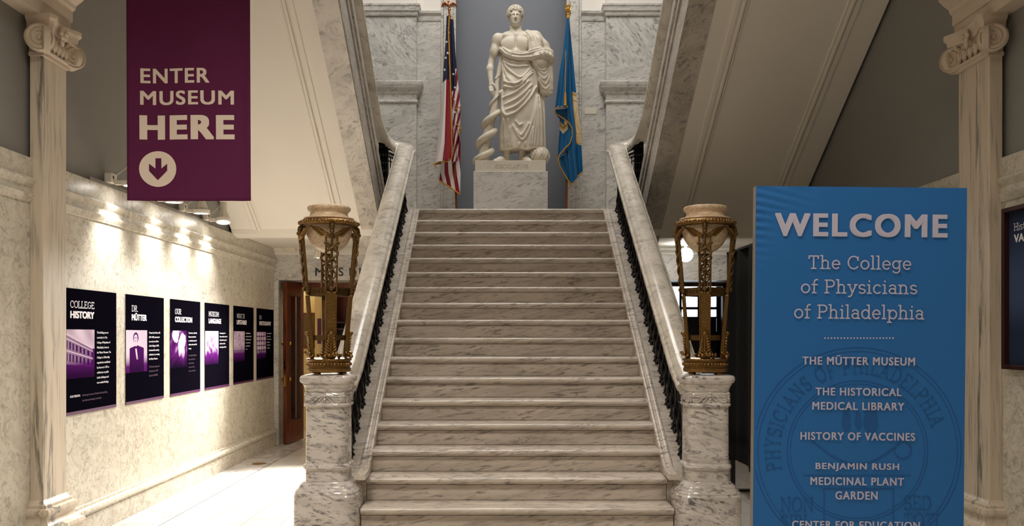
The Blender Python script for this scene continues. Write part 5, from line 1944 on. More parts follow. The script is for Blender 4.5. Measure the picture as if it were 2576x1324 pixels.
img_mesh('print', S, 0, yB_ - yA - 0.06, 0, zB - zA - 0.06, im_screen, t, 12, 30, 0.001)
b = MB()
hh = zB - zA - 0.06
vs, fs = slab_mesh('History of', 0.1)
S.put(b, (fit(vs, 0.055, 0.36, hh - 0.14, hh - 0.075), fs), 0.002)
vs, fs = text_mesh('VACCINES', 0.04)
S.put(b, (fit(vs, 0.055, 0.44, hh - 0.205, hh - 0.15), fs), 0.002)
flat(b, 'title', M['poster_white'], t)
MB().box(XR - 0.012, XR - 0.009, yA + 0.03, yB_ - 0.03, zA + 0.03, zB - 0.03).build('backing', M['ink'], t, smooth=0)

# little card on the marble beside the flag
t = MB().box(*sorted(((1471 - 1265) / FPX * YB, (1500 - 1265) / FPX * YB)), YB - 0.006, YB - 0.001, EYE + (842 - 287) / FPX * YB, EYE + (842 - 271) / FPX * YB).build('wall_label', M['card'], smooth=0)
tag(t, 'small cream label card on the grey marble beside the blue flag', 'label card')

# ================================================================== STATUE
SX, SY, SZ = 0.12, 11.2, 3.756      # middle of the figure, top of its plinth


class Field:
    """signed distances on a box of cells; solids are blended in and the skin is drawn with surface nets"""

    def __init__(self, lo, hi, h):
        self.lo, self.h = np.array(lo, dtype=np.float32), h
        n = np.ceil((np.array(hi) - self.lo) / h).astype(int) + 1
        self.ax = [self.lo[i] + h * np.arange(n[i], dtype=np.float32) for i in range(3)]
        self.d = np.full(tuple(n), 9.0, dtype=np.float32)

    def box(self, lo, hi):
        i0 = np.maximum(0, np.floor((np.array(lo) - self.lo) / self.h).astype(int))
        i1 = np.minimum(self.d.shape, np.ceil((np.array(hi) - self.lo) / self.h).astype(int) + 1)
        sl = tuple(slice(a, b) for a, b in zip(i0, i1))
        X_ = self.ax[0][sl[0]][:, None, None]
        Y_ = self.ax[1][sl[1]][None, :, None]
        Z_ = self.ax[2][sl[2]][None, None, :]
        return sl, X_, Y_, Z_

    def join(self, sl, d, k):
        a = self.d[sl]
        if k > 0:
            hh = np.clip(0.5 + 0.5 * (a - d) / k, 0, 1)
            self.d[sl] = a * (1 - hh) + d * hh - k * hh * (1 - hh)
        else:
            self.d[sl] = np.minimum(a, d)

    def cut(self, sl, d, k):
        a = self.d[sl]
        hh = np.clip(0.5 - 0.5 * (a + d) / k, 0, 1)
        self.d[sl] = a * (1 - hh) - d * hh + k * hh * (1 - hh)

    def ell(self, c, r, k=0.03, carve=False, rot=None):
        m = max(r) + 3 * k + 0.02
        sl, X_, Y_, Z_ = self.box([q - m for q in c], [q + m for q in c])
        x, y, z = X_ - c[0], Y_ - c[1], Z_ - c[2]
        if rot is not None:
            Rm = np.array(Euler(rot).to_matrix().transposed())
            x, y, z = (Rm[i][0] * x + Rm[i][1] * y + Rm[i][2] * z for i in range(3))
        k0 = np.sqrt((x / r[0]) ** 2 + (y / r[1]) ** 2 + (z / r[2]) ** 2)
        k1 = np.sqrt((x / r[0] ** 2) ** 2 + (y / r[1] ** 2) ** 2 + (z / r[2] ** 2) ** 2) + 1e-6
        d = (k0 * (k0 - 1) / k1).astype(np.float32)
        self.cut(sl, d, k) if carve else self.join(sl, d, k)

    def cap(self, a, b, ra, rb, k=0.03, sq=1.0):
        a, b = np.array(a, dtype=np.float32), np.array(b, dtype=np.float32)
        m = max(ra, rb) + 3 * k + 0.02
        sl, X_, Y_, Z_ = self.box(np.minimum(a, b) - m, np.maximum(a, b) + m)
        ba = b - a
        t = np.clip(((X_ - a[0]) * ba[0] + (Y_ - a[1]) * ba[1] + (Z_ - a[2]) * ba[2]) / (ba @ ba), 0, 1)
        d = np.sqrt((X_ - a[0] - ba[0] * t) ** 2 + ((Y_ - a[1] - ba[1] * t) / sq) ** 2 + (Z_ - a[2] - ba[2] * t) ** 2) - (ra + (rb - ra) * t)
        self.join(sl, d.astype(np.float32), k)

    def chain(self, pts, rad, k=0.03, sq=1.0):
        for i in range(len(pts) - 1):
            self.cap(pts[i], pts[i + 1], rad[i], rad[i + 1], k, sq)

    def mesh(self):
        d = self.d
        s = d < 0
        n = s.shape
        c = np.zeros(tuple(q - 1 for q in n), dtype=np.int8)
        for i in (0, 1):
            for j in (0, 1):
                for k in (0, 1):
                    c += s[i:n[0] - 1 + i, j:n[1] - 1 + j, k:n[2] - 1 + k]
        act = (c > 0) & (c < 8)
        ii = np.argwhere(act)
        idx = np.full(act.shape, -1, dtype=np.int64)
        idx[act] = np.arange(len(ii))
        pos = np.zeros((len(ii), 3))
        cnt = np.zeros(len(ii))
        cor = [(i, j, k) for i in (0, 1) for j in (0, 1) for k in (0, 1)]
        val = {q: d[ii[:, 0] + q[0], ii[:, 1] + q[1], ii[:, 2] + q[2]] for q in cor}
        for a in cor:
            for ax in range(3):
                if a[ax] == 0:
                    b = tuple(1 if x == ax else a[x] for x in range(3))
                    va, vb = val[a], val[b]
                    m = (va < 0) != (vb < 0)
                    t = va[m] / (va[m] - vb[m])
                    p = np.array(a, dtype=float)[None, :] + np.outer(t, np.array(b, dtype=float) - np.array(a, dtype=float))
                    pos[m] += p
                    cnt[m] += 1
        pos = (pos / cnt[:, None] + ii) * self.h + self.lo
        faces = []
        for ax in range(3):
            u, v = (ax + 1) % 3, (ax + 2) % 3
            sa = [slice(None)] * 3
            sb = [slice(None)] * 3
            sa[ax], sb[ax] = slice(0, n[ax] - 1), slice(1, n[ax])
            A, B = s[tuple(sa)], s[tuple(sb)]
            e = np.argwhere(A != B)
            ok = (e[:, u] > 0) & (e[:, v] > 0) & (e[:, u] < n[u] - 1) & (e[:, v] < n[v] - 1)
            e = e[ok]
            flip = A[e[:, 0], e[:, 1], e[:, 2]]
            q = []
            for (du, dv) in ((-1, -1), (0, -1), (0, 0), (-1, 0)):
                w = e.copy()
                w[:, u] += du
                w[:, v] += dv
                q.append(idx[w[:, 0], w[:, 1], w[:, 2]])
            q = np.stack(q, 1)
            q[~flip] = q[~flip][:, ::-1]
            faces.append(q)
        return pos, np.concatenate(faces)

    def build(self, name, mat, parent, off=(0, 0, 0), relax=2):
        v, f = self.mesh()
        for _ in range(relax):                          # light smoothing of the stepping
            acc = np.zeros_like(v)
            c = np.zeros(len(v))
            for i in range(4):
                np.add.at(acc, f[:, i], v[f[:, (i + 1) % 4]])
                np.add.at(c, f[:, i], 1)
                np.add.at(acc, f[:, (i + 1) % 4], v[f[:, i]])
                np.add.at(c, f[:, (i + 1) % 4], 1)
            v = v * 0.5 + 0.5 * acc / np.maximum(c, 1)[:, None]
        v = v + np.array(off)
        me = bpy.data.meshes.new(name)
        me.from_pydata(v.tolist(), [], f.tolist())
        me.materials.append(mat)
        me.polygons.foreach_set('use_smooth', [True] * len(me.polygons))
        me.update()
        o = bpy.data.objects.new(name, me)
        C.objects.link(o)
        attach(o, parent)
        return o


# block and statue
t = thing('statue_pedestal', 'large plain grey veined marble block under the white statue', 'pedestal', (SX, SY, ZTOP))
px0, px1 = (1191 - 1265) / FPX * 10.8, (1378 - 1265) / FPX * 10.8
MB().box(px0, px1, 10.8, 11.6, ZTOP + 0.06, EYE + (842 - 431) / FPX * 10.8).build('block', M['back'], t, smooth=0, bevel=0.004)
MB().box(px0 - 0.02, px1 + 0.02, 10.78, 11.62, ZTOP, ZTOP + 0.06).build('base', M['back'], t, smooth=0, bevel=0.004)
zb_ = EYE + (842 - 431) / FPX * 10.8

st = thing('statue', 'white marble statue of a draped bare-chested man leaning on a serpent staff', 'statue', (SX, SY, zb_))
pl0, pl1 = (1195 - 1265) / FPX * 10.84, (1373 - 1265) / FPX * 10.84
MB().box(pl0, pl1, 10.84, 11.52, zb_ + 0.0005, SZ).build('plinth', M['statue'], st, smooth=0, bevel=0.004)
S = Sheet((0, 10.84, 0), (1, 0, 0), (0, 0, 1))
b = MB()
vs, fs = slab_mesh('ÆSCVLAPIVS', 0.07)
gl = []
S.put(b, (fit(vs, (1243 - 1265) / FPX * 10.84, (1329 - 1265) / FPX * 10.84, EYE + (842 - 424) / FPX * 10.84, EYE + (842 - 414) / FPX * 10.84), fs), 0.0006)
flat(b, 'carved_inscription', M['statue_dark'], st)

OFF = (SX, SY, SZ)
# ---- the figure: u to the viewer's right, y away from the viewer, v up from the plinth
F = Field((-0.42, -0.26, -0.01), (0.62, 0.22, 2.14), 0.0048)
# torso
F.ell((0.050, 0.005, 1.56), (0.175, 0.118, 0.19))
F.ell((0.045, 0.0, 1.37), (0.150, 0.100, 0.17), 0.05)
F.ell((0.055, 0.01, 1.16), (0.170, 0.115, 0.16), 0.05)
F.ell((-0.045, -0.076, 1.575), (0.106, 0.036, 0.080), 0.05)
F.ell((0.140, -0.076, 1.575), (0.106, 0.036, 0.080), 0.05)
F.ell((0.047, -0.13, 1.59), (0.010, 0.03, 0.09), 0.03, True)
F.ell((0.05, -0.10, 1.43), (0.05, 0.03, 0.06), 0.04)
F.cap((-0.17, 0.012, 1.685), (0.27, 0.012, 1.69), 0.050, 0.050, 0.05)
F.cap((-0.06, 0.02, 1.715), (0.16, 0.02, 1.72), 0.050, 0.050, 0.05)
F.cap((-0.10, -0.045, 1.70), (0.035, -0.06, 1.69), 0.012, 0.012, 0.05)
F.cap((0.20, -0.045, 1.70), (0.065, -0.06, 1.69), 0.012, 0.012, 0.05)
# neck and head
F.cap((0.052, 0.018, 1.70), (0.046, 0.012, 1.88), 0.068, 0.058, 0.05)
F.cap((0.112, 0.03, 1.84), (0.060, -0.06, 1.70), 0.016, 0.014, 0.03)
F.cap((-0.018, 0.03, 1.84), (0.040, -0.06, 1.70), 0.016, 0.014, 0.03)
HX = 0.045
F.ell((HX, 0.005, 1.985), (0.083, 0.105, 0.105), 0.02)
F.ell((HX, -0.035, 1.915), (0.070, 0.076, 0.085), 0.03)
F.ell((HX, -0.060, 1.852), (0.046, 0.046, 0.036), 0.03)
F.ell((HX, -0.098, 1.837), (0.021, 0.016, 0.016), 0.012)
F.ell((HX - 0.034, -0.112, 1.940), (0.024, 0.018, 0.014), 0.010, True)
F.ell((HX + 0.034, -0.112, 1.940), (0.024, 0.018, 0.014), 0.010, True)
F.ell((HX - 0.034, -0.086, 1.937), (0.017, 0.014, 0.0105), 0.003)
F.ell((HX + 0.034, -0.086, 1.937), (0.017, 0.014, 0.0105), 0.003)
F.cap((HX - 0.060, -0.082, 1.956), (HX - 0.012, -0.108, 1.960), 0.008, 0.008, 0.007)
F.cap((HX + 0.060, -0.082, 1.956), (HX + 0.012, -0.108, 1.960), 0.008, 0.008, 0.007)
F.cap((HX, -0.108, 1.962), (HX, -0.136, 1.902), 0.0085, 0.0115, 0.006)
F.ell((HX - 0.013, -0.118, 1.899), (0.009, 0.011, 0.0075), 0.004)
F.ell((HX + 0.013, -0.118, 1.899), (0.009, 0.011, 0.0075), 0.004)
F.ell((HX, -0.105, 1.8785), (0.024, 0.010, 0.006), 0.008)
F.ell((HX, -0.103, 1.8645), (0.019, 0.010, 0.0065), 0.008)
F.ell((HX, -0.118, 1.8720), (0.026, 0.009, 0.0026), 0.002, True)
F.ell((HX, -0.112, 1.853), (0.022, 0.007, 0.005), 0.006, True)
for sg in (-1, 1):
    F.ell((HX + sg * 0.087, 0.005, 1.925), (0.012, 0.022, 0.034), 0.008)
    F.ell((HX + sg * 0.096, -0.006, 1.928), (0.006, 0.010, 0.018), 0.006, True)
# his right arm hangs, hand over the serpent
F.ell((-0.190, 0.01, 1.655), (0.066, 0.070, 0.085), 0.04)
F.chain([(-0.195, 0.012, 1.66), (-0.235, 0.018, 1.50), (-0.272, 0.03, 1.37)], [0.062, 0.052, 0.039], 0.03)
F.ell((-0.228, -0.012, 1.50), (0.042, 0.045, 0.085), 0.03)
F.chain([(-0.272, 0.03, 1.37), (-0.290, 0.0, 1.27), (-0.277, -0.045, 1.10)], [0.038, 0.045, 0.029], 0.03)
F.ell((-0.272, -0.056, 1.05), (0.034, 0.022, 0.052), 0.02, rot=(0, 0.1, 0.4))
for q, (dx, dy, l1, l2) in enumerate(((-0.030, -0.030, 0.052, 0.050), (-0.012, -0.045, 0.058, 0.055), (0.006, -0.050, 0.055, 0.052), (0.022, -0.042, 0.046, 0.042))):
    a = np.array((-0.272 + dx * 0.8, -0.060 + dy * 0.35, 1.012))
    b1 = a + np.array((0.010, -0.020 + 0.004 * q, -l1))
    c1 = b1 + np.array((0.020, 0.012, -l2 * 0.85))
    F.chain([a, b1, c1], [0.0105, 0.0095, 0.008], 0.006)
F.chain([(-0.250, -0.066, 1.06), (-0.224, -0.085, 1.025), (-0.212, -0.09, 0.985)], [0.014, 0.011, 0.0085], 0.01)
# his left arm, bent under the mantle
F.chain([(0.275, 0.015, 1.67), (0.42, 0.05, 1.42), (0.33, -0.09, 1.30)], [0.066, 0.055, 0.045], 0.03)
# legs, ankles and sandalled feet
F.chain([(-0.03, 0.01, 1.12), (-0.06, -0.045, 0.62), (-0.075, 0.0, 0.12)], [0.115, 0.072, 0.043], 0.05)
F.chain([(0.14, 0.01, 1.12), (0.16, 0.0, 0.62), (0.135, 0.03, 0.12)], [0.115, 0.072, 0.043], 0.05)
for (ax_, ay_, tx, ty) in ((-0.075, 0.0, -0.215, -0.13), (0.135, 0.02, 0.222, -0.16)):
    F.cap((ax_, ay_ + 0.02, 0.09), (ax_, ay_ + 0.035, 0.045), 0.042, 0.040, 0.03)
    F.chain([(ax_, ay_ + 0.02, 0.075), (ax_ * 0.45 + tx * 0.55, ay_ * 0.45 + ty * 0.55, 0.058), (tx, ty, 0.034)], [0.043, 0.046, 0.034], 0.03)
    px_, py_ = ty - ay_, -(tx - ax_)
    ln = math.hypot(px_, py_)
    for q in range(5):
        w = (q - 2) * 0.016
        bx_, by_ = tx + px_ / ln * w, ty + py_ / ln * w
        dx_, dy_ = (tx - ax_), (ty - ay_)
        dl = math.hypot(dx_, dy_)
        F.cap((bx_, by_, 0.032), (bx_ + dx_ / dl * (0.034 - 0.004 * abs(q - 1)), by_ + dy_ / dl * (0.034 - 0.004 * abs(q - 1)), 0.024), 0.011, 0.010, 0.006)
    F.cap((ax_ - px_ / ln * 0.04, ay_ - py_ / ln * 0.04, 0.012), (ax_ + px_ / ln * 0.02, ay_ + py_ / ln * 0.02, 0.012), 0.014, 0.014, 0.01)
    F.cap((ax_, ay_ + 0.02, 0.012), (tx, ty, 0.012), 0.044, 0.042, 0.01)
F.build('figure', M['statue'], st, OFF, relax=1)

# ---- curled hair
Hh = Field((HX - 0.16, -0.16, 1.86), (HX + 0.16, 0.16, 2.14), 0.0040)
rnd = random.Random(11)
Hh.ell((HX, 0.022, 1.998), (0.094, 0.108, 0.102), 0.01)
Hh.ell((HX, -0.115, 1.930), (0.072, 0.095, 0.085), 0.008, True)
Hh.ell((HX, 0.0, 1.86), (0.12, 0.2, 0.06), 0.006, True)
for cnt in range(430):
    # locks spread evenly over the skull
    zc_ = 1 - 1.42 * (cnt + 0.5) / 430
    th = cnt * 2.39996
    q_ = math.sqrt(max(0, 1 - zc_ * zc_))
    n_ = Vector((q_ * math.cos(th), q_ * math.sin(th), zc_))
    p = Vector((HX + 0.108 * n_.x, 0.020 + 0.120 * n_.y, 1.996 + 0.112 * n_.z))
    if p.y < -0.03 and abs(p.x - HX) < 0.070 and p.z < 2.018 - 3.2 * (p.x - HX) ** 2:
        continue
    if p.y < 0.0 and p.z < 1.952:
        continue
    r_ = rnd.uniform(0.0075, 0.0115)
    e1 = n_.orthogonal().normalized()
    e2 = n_.cross(e1)
    ph0 = rnd.uniform(0, 6.28)
    pts = [p + n_ * (0.004 * math.sin(q * 1.4)) + (e1 * math.cos(ph0 + q * 1.0) + e2 * math.sin(ph0 + q * 1.0)) * r_ for q in range(5)]
    Hh.chain([tuple(q) for q in pts], [0.0052, 0.0062, 0.0062, 0.0056, 0.004], 0.0012)
Hh.build('hair', M['statue'], st, OFF, relax=0)


# ---- drapery. Fold lines are drawn on the front of the cloth and raised from it
def z1(X_, Y_):
    return ((1200 + X_ / 6.018 - 1288) / 192, (408 - Y_ / 6.018) / 192)


def z2(X_, Y_):
    return ((1180 + X_ / 5.517 - 1288) / 192, (408 - 200 - Y_ / 5.517) / 192)


UP = [((385, 880), (430, 1000), (540, 1110), (650, 1180), (720, 1130), (820, 1000)), ((400, 900), (480, 980), (600, 1005), (700, 995), (810, 975)),
      ((390, 950), (420, 1090), (500, 1200), (590, 1280), (700, 1190), (850, 1030)), ((385, 1000), (400, 1150), (430, 1324)), ((395, 860), (520, 930), (650, 940), (780, 905)),
      ((430, 1130), (520, 1250), (590, 1300)), ((850, 930), (880, 1050), (905, 1200), (910, 1324)), ((370, 900), (385, 1100), (410, 1320)),
      ((900, 1060), (960, 1180), (1000, 1324)), ((700, 1240), (790, 1130), (850, 1080))]
LO = [((460, 250), (600, 205), (760, 90), (830, 10)), ((490, 350), (620, 290), (760, 190), (870, 60)), ((540, 500), (650, 450), (780, 330), (870, 210), (930, 80)),
      ((480, 20), (560, 55), (650, 70), (740, 10)), ((600, 620), (660, 740), (730, 845), (800, 760), (880, 560), (930, 350), (948, 190)), ((650, 680), (710, 780), (760, 720), (830, 590)),
      ((870, 900), (890, 700), (925, 450), (948, 250)), ((908, 905), (930, 650), (952, 400), (960, 250)), ((958, 900), (962, 600), (968, 330)), ((1000, 940), (1000, 600), (985, 300), (970, 180)),
      ((490, 900), (492, 700), (480, 540)), ((540, 910), (545, 700), (540, 540)), ((440, 930), (440, 720), (470, 530)), ((590, 915), (580, 760), (570, 640)),
      ((455, 130), (450, 300), (450, 420), (490, 500), (540, 500)), ((640, 560), (690, 640), (740, 600)), ((470, 90), (600, 120), (700, 80), (790, 0)), ((840, 900), (850, 780), (880, 640)),
      ((500, 430), (640, 370), (770, 260), (850, 140)), ((1020, 920), (1015, 650), (1005, 420), (985, 240)), ((690, 910), (700, 860)), ((770, 910), (775, 850))]
ARM = [((870, 980), (960, 1080), (1040, 1110), (1085, 975)), ((900, 1050), (980, 1180), (1050, 1160), (1095, 1000)), ((930, 1150), (1030, 1270), (1085, 1180), (1115, 960)),
       ((1130, 920), (1140, 1324)), ((920, 1180), (1000, 1320)), ((1100, 960), (1110, 1330)), ((880, 1010), (1000, 1060), (1060, 1000)), ((960, 1250), (1040, 1340), (1090, 1250))]
SHO = [((745, 430), (820, 560), (850, 745)), ((775, 425), (860, 560), (880, 745)), ((810, 430), (910, 560), (925, 720)), ((850, 460), (960, 590), (945, 710)), ((890, 490), (1000, 620), (970, 690)),
       ((830, 640), (828, 750))]
MAN = [((340, 660), (420, 735), (520, 805), (640, 835), (830, 800), (1000, 745), (1110, 740)), ((336, 690), (400, 790), (500, 850), (620, 882), (800, 868), (960, 850)),
       ((345, 650), (440, 740), (540, 780), (680, 795), (850, 765), (1000, 710), (1080, 695)), ((380, 800), (480, 865), (620, 905), (760, 900), (860, 880)), ((400, 720), (470, 790), (520, 830)),
       ((1000, 770), (1040, 860)), ((1050, 760), (1090, 870)), ((940, 790), (960, 860)), ((1095, 750), (1140, 890))]


def folds(F, lines, conv, amp, wid, ymax=0.10):
    """height map of the fold lines over the front of the field, grown from the cloth"""
    U, V = np.meshgrid(F.ax[0], F.ax[2], indexing='ij')
    H = np.zeros_like(U)
    for li, ln in enumerate(lines):
        # round the drawn line off before raising it
        pts = [np.array(conv(*p)) for p in ln]
        for _ in range(4):
            q = [pts[0]]
            for a, b in zip(pts[:-1], pts[1:]):
                q += [a * 0.75 + b * 0.25, a * 0.25 + b * 0.75]
            pts = q + [pts[-1]]
        D = np.full_like(U, 9.0)
        T = np.zeros_like(U)
        n = len(pts) - 1
        for i in range(n):
            a, b = pts[i], pts[i + 1]
            ba = b - a
            t_ = np.clip(((U - a[0]) * ba[0] + (V - a[1]) * ba[1]) / (ba @ ba + 1e-9), 0, 1)
            dd = np.sqrt((U - a[0] - ba[0] * t_) ** 2 + (V - a[1] - ba[1] * t_) ** 2)
            m = dd < D
            D[m] = dd[m]
            T[m] = (i + t_[m]) / n
        taper = np.sqrt(np.clip(4 * T * (1 - T), 0, 1)) * 0.8 + 0.2
        w = wid * (0.85 + 0.3 * hsh(li, 3))
        H = np.maximum(H, amp * taper * np.exp(-(D / w) ** 2))
    for _ in range(2):                                   # soften where folds meet
        K = H.copy()
        K[1:-1, 1:-1] = (H[1:-1, 1:-1] * 4 + H[:-2, 1:-1] + H[2:, 1:-1] + H[1:-1, :-2] + H[1:-1, 2:]) / 8
        H = K
    side = np.clip((ymax - F.ax[1]) / 0.06, 0, 1)[None, :, None]
    F.d -= (H[:, None, :] * side).astype(np.float32)


D1 = Field((-0.27, -0.32, 0.10), (0.53, 0.27, 1.50), 0.0058)
ROBE = [(0.175, -0.165, 0.415, 0.165), (0.30, -0.172, 0.412, 0.17), (0.50, -0.160, 0.408, 0.172), (0.72, -0.150, 0.398, 0.172), (0.93, -0.140, 0.350, 0.165), (1.15, -0.128, 0.325, 0.150), (1.33, -0.13, 0.272, 0.138), (1.47, -0.14, 0.25, 0.13)]
vv = np.array([q[0] for q in ROBE]); ul = np.array([q[1] for q in ROBE]); ur = np.array([q[2] for q in ROBE]); dp = np.array([q[3] for q in ROBE])
Vz = D1.ax[2]
l_, r_, b_ = (np.interp(Vz, vv, q)[None, None, :] for q in (ul, ur, dp))
cx_, ax_ = (l_ + r_) / 2, (r_ - l_) / 2
Xg, Yg = D1.ax[0][:, None, None], D1.ax[1][None, :, None]
k0 = (np.abs((Xg - cx_) / ax_) ** 2.5 + np.abs(Yg / b_) ** 2.5) ** 0.4
d_ = (k0 - 1) * np.minimum(ax_, b_)
d_ = np.maximum(d_, (0.19 + 0.012 * np.sin(Xg * 26)) - Vz[None, None, :])
d_ = np.maximum(d_, Vz[None, None, :] - 1.46)
D1.d = d_.astype(np.float32)
# the thigh and knee of the relaxed leg press forward through the cloth
D1.cap((-0.02, -0.06, 1.05), (-0.06, -0.125, 0.64), 0.10, 0.07, 0.06)
D1.cap((-0.06, -0.125, 0.64), (-0.07, -0.09, 0.35), 0.062, 0.05, 0.06)
D1.cap((0.17, -0.06, 1.05), (0.17, -0.09, 0.64), 0.10, 0.065, 0.06)
folds(D1, LO, z2, 0.027, 0.0135)
folds(D1, UP, z1, 0.021, 0.0125)
D1.cut(tuple([slice(None)] * 3), (np.maximum(np.maximum(k0 * 0 + (0.14 - 0), 0), 0) * 0 + (Vz[None, None, :] - 0.30) * 1.0 + np.maximum(0, (np.sqrt(((Xg - 0.06) / 0.17) ** 2 + ((Yg + 0.02) / 0.12) ** 2) - 1)) * 0.5 + 0.10).astype(np.float32), 0.01)
D1.build('robe', M['statue'], st, OFF, relax=1)

D2 = Field((-0.26, -0.34, 0.84), (0.62, 0.24, 1.82), 0.0055)
# roll of cloth under the chest and over the forearm
pts = [(335, 672), (400, 745), (500, 815), (620, 848), (830, 830), (960, 790), (1090, 770)]
yy = [0.02, -0.10, -0.135, -0.145, -0.135, -0.135, -0.06]
P3 = [(z1(*p)[0], y_, z1(*p)[1]) for p, y_ in zip(pts, yy)]
D2.chain(P3, [0.024, 0.036, 0.046, 0.050, 0.052, 0.058, 0.06], 0.02, 0.75)
D2.chain([(-0.17, 0.02, 1.55), (-0.14, 0.10, 1.50), (0.05, 0.14, 1.55), (0.28, 0.10, 1.70)], [0.03, 0.04, 0.05, 0.05], 0.03)
# over the shoulder and upper arm
D2.chain([(0.21, 0.0, 1.735), (0.30, 0.01, 1.685), (0.40, 0.02, 1.565), (0.46, 0.01, 1.46)], [0.048, 0.086, 0.088, 0.075], 0.03)
D2.chain([(0.20, -0.02, 1.73), (0.255, -0.11, 1.62), (0.265, -0.145, 1.47)], [0.034, 0.05, 0.052], 0.03, 0.7)
D2.chain([(0.30, -0.02, 1.70), (0.33, -0.11, 1.60), (0.32, -0.135, 1.50)], [0.04, 0.05, 0.05], 0.03, 0.7)
# forearm under cloth, then the fall below it
D2.ell((0.36, -0.10, 1.33), (0.105, 0.075, 0.085), 0.03)
D2.chain([z + (0,) if False else z for z in [(0.30, -0.165, 1.405), (0.40, -0.165, 1.41), (0.505, -0.09, 1.395), (0.535, -0.03, 1.37)]], [0.035, 0.042, 0.038, 0.026], 0.02)
D2.chain([(0.36, -0.06, 1.30), (0.40, -0.04, 1.12), (0.43, -0.03, 0.98)], [0.085, 0.085, 0.07], 0.03, 0.75)
D2.chain([(0.49, -0.03, 1.34), (0.50, -0.02, 1.12), (0.50, -0.02, 0.95)], [0.045, 0.042, 0.038], 0.03, 0.9)
D2.chain([(0.41, 0.03, 1.25), (0.43, 0.04, 1.05), (0.43, 0.03, 0.97)], [0.07, 0.08, 0.07], 0.03)
sl = tuple([slice(None)] * 3)
Xg, Yg, Zg = D2.ax[0][:, None, None], D2.ax[1][None, :, None], D2.ax[2][None, None, :]
cutp = (Zg - (0.905 + 0.10 * (Xg - 0.35) + 0.008 * np.sin(Xg * 90))) + 0 * Yg
folds(D2, MAN, z1, 0.020, 0.0115)
folds(D2, SHO, z1, 0.020, 0.011)
folds(D2, ARM, z1, 0.020, 0.0125)
D2.cut(sl, np.broadcast_to(cutp, D2.d.shape).astype(np.float32), 0.004)
D2.build('mantle', M['statue'], st, OFF, relax=1)
# strip of cloth hanging behind his left leg
D3 = Field((0.28, -0.06, 0.13), (0.50, 0.22, 1.0), 0.008)
D3.chain([(0.37, 0.06, 0.97), (0.385, 0.06, 0.5), (0.395, 0.06, 0.22)], [0.05, 0.05, 0.05], 0.02, 1.4)
for q in range(3):
    D3.chain([(0.352 + 0.032 * q, 0.0, 0.95), (0.365 + 0.032 * q, -0.005, 0.22)], [0.012, 0.017], 0.012)
D3.cut(tuple([slice(None)] * 3), np.broadcast_to(D3.ax[2][None, None, :] - 0.19, D3.d.shape).astype(np.float32), 0.004)
D3.build('hanging_fold', M['statue'], st, OFF)


# ---- staff of living wood, the serpent, the netted stone
def uv(px, py, y):
    return Vector((SX + (px - 1288) / 192, SY + y, SZ + (408 - py) / 192))


b = MB()
ax_pts = [uv(1263, 132, 0.0), uv(1257, 165, -0.02), uv(1250, 200, -0.04), uv(1249, 240, -0.06)]
b.tube(ax_pts, [0.030, 0.034, 0.028, 0.038], 12)
b.tube([uv(1251, 192, -0.04) + Vector((-0.02, -0.01, 0)), uv(1254, 184, -0.04) + Vector((0.012, -0.012, 0.01))], [0.022, 0.018], 10)
trunk = [(1249, 236, 0.040), (1245, 262, 0.046), (1240, 285, 0.050), (1232, 310, 0.056), (1226, 335, 0.060), (1221, 360, 0.064), (1217, 385, 0.072), (1213, 402, 0.088), (1211, 408.5, 0.098)]


def trunk_at(u):
    k = u * (len(trunk) - 1)
    i = min(int(k), len(trunk) - 2)
    f = k - i
    a, c = trunk[i], trunk[i + 1]
    return uv(a[0] + (c[0] - a[0]) * f, a[1] + (c[1] - a[1]) * f, -0.06), a[2] + (c[2] - a[2]) * f


b.grid(lambda u, v: (lambda cr: cr[0] + Vector((math.cos(2 * PI * u), math.sin(2 * PI * u), 0)) * (cr[1] * (1 + 0.05 * math.sin(5 * 2 * PI * u + 9 * v) + 0.04 * math.sin(23 * v + 3 * math.cos(2 * PI * u)))))(trunk_at(v)), 28, 60, True)
for (u_, a_) in ((0.30, -1.2), (0.62, -1.6), (0.85, -1.0), (0.8, -2.6)):
    c, r = trunk_at(u_)
    b.sphere(c + Vector((math.cos(a_), math.sin(a_), 0)) * r * 0.92, 0.026, 10, 8, (1, 0.7, 0.8))
b.build('staff', M['statue'], st, smooth=60)
b = MB()
pts, rad = [], []
n = 110
for i in range(n + 1):
    u = i / n
    tt = 0.89 - 0.885 * u
    c, r = trunk_at(max(0.0, tt))
    a = 0.5 * PI + 7.2 * PI * u
    rs = 0.020 + 0.026 * math.sin(PI * min(1, u * 1.05) ** 0.8) ** 0.7
    if u > 0.9:
        rs *= 1 - 0.35 * (u - 0.9) / 0.1
    pts.append(c + Vector((math.cos(a), math.sin(a), 0)) * (r + rs * 0.62) + Vector((0, 0, 0.018 * math.cos(a))))
    rad.append(rs)
e_ = pts[-1]
for q, (dx, dy, dz, r_) in enumerate(((0.012, -0.004, 0.016, 0.028), (0.024, -0.002, 0.03, 0.030), (0.038, 0.004, 0.042, 0.031), (0.052, 0.012, 0.05, 0.026), (0.064, 0.02, 0.053, 0.012))):
    pts.append(e_ + Vector((dx, dy, dz)))
    rad.append(r_)
b.tube(pts, rad, 14)
b.build('serpent', M['statue'], st, smooth=70)

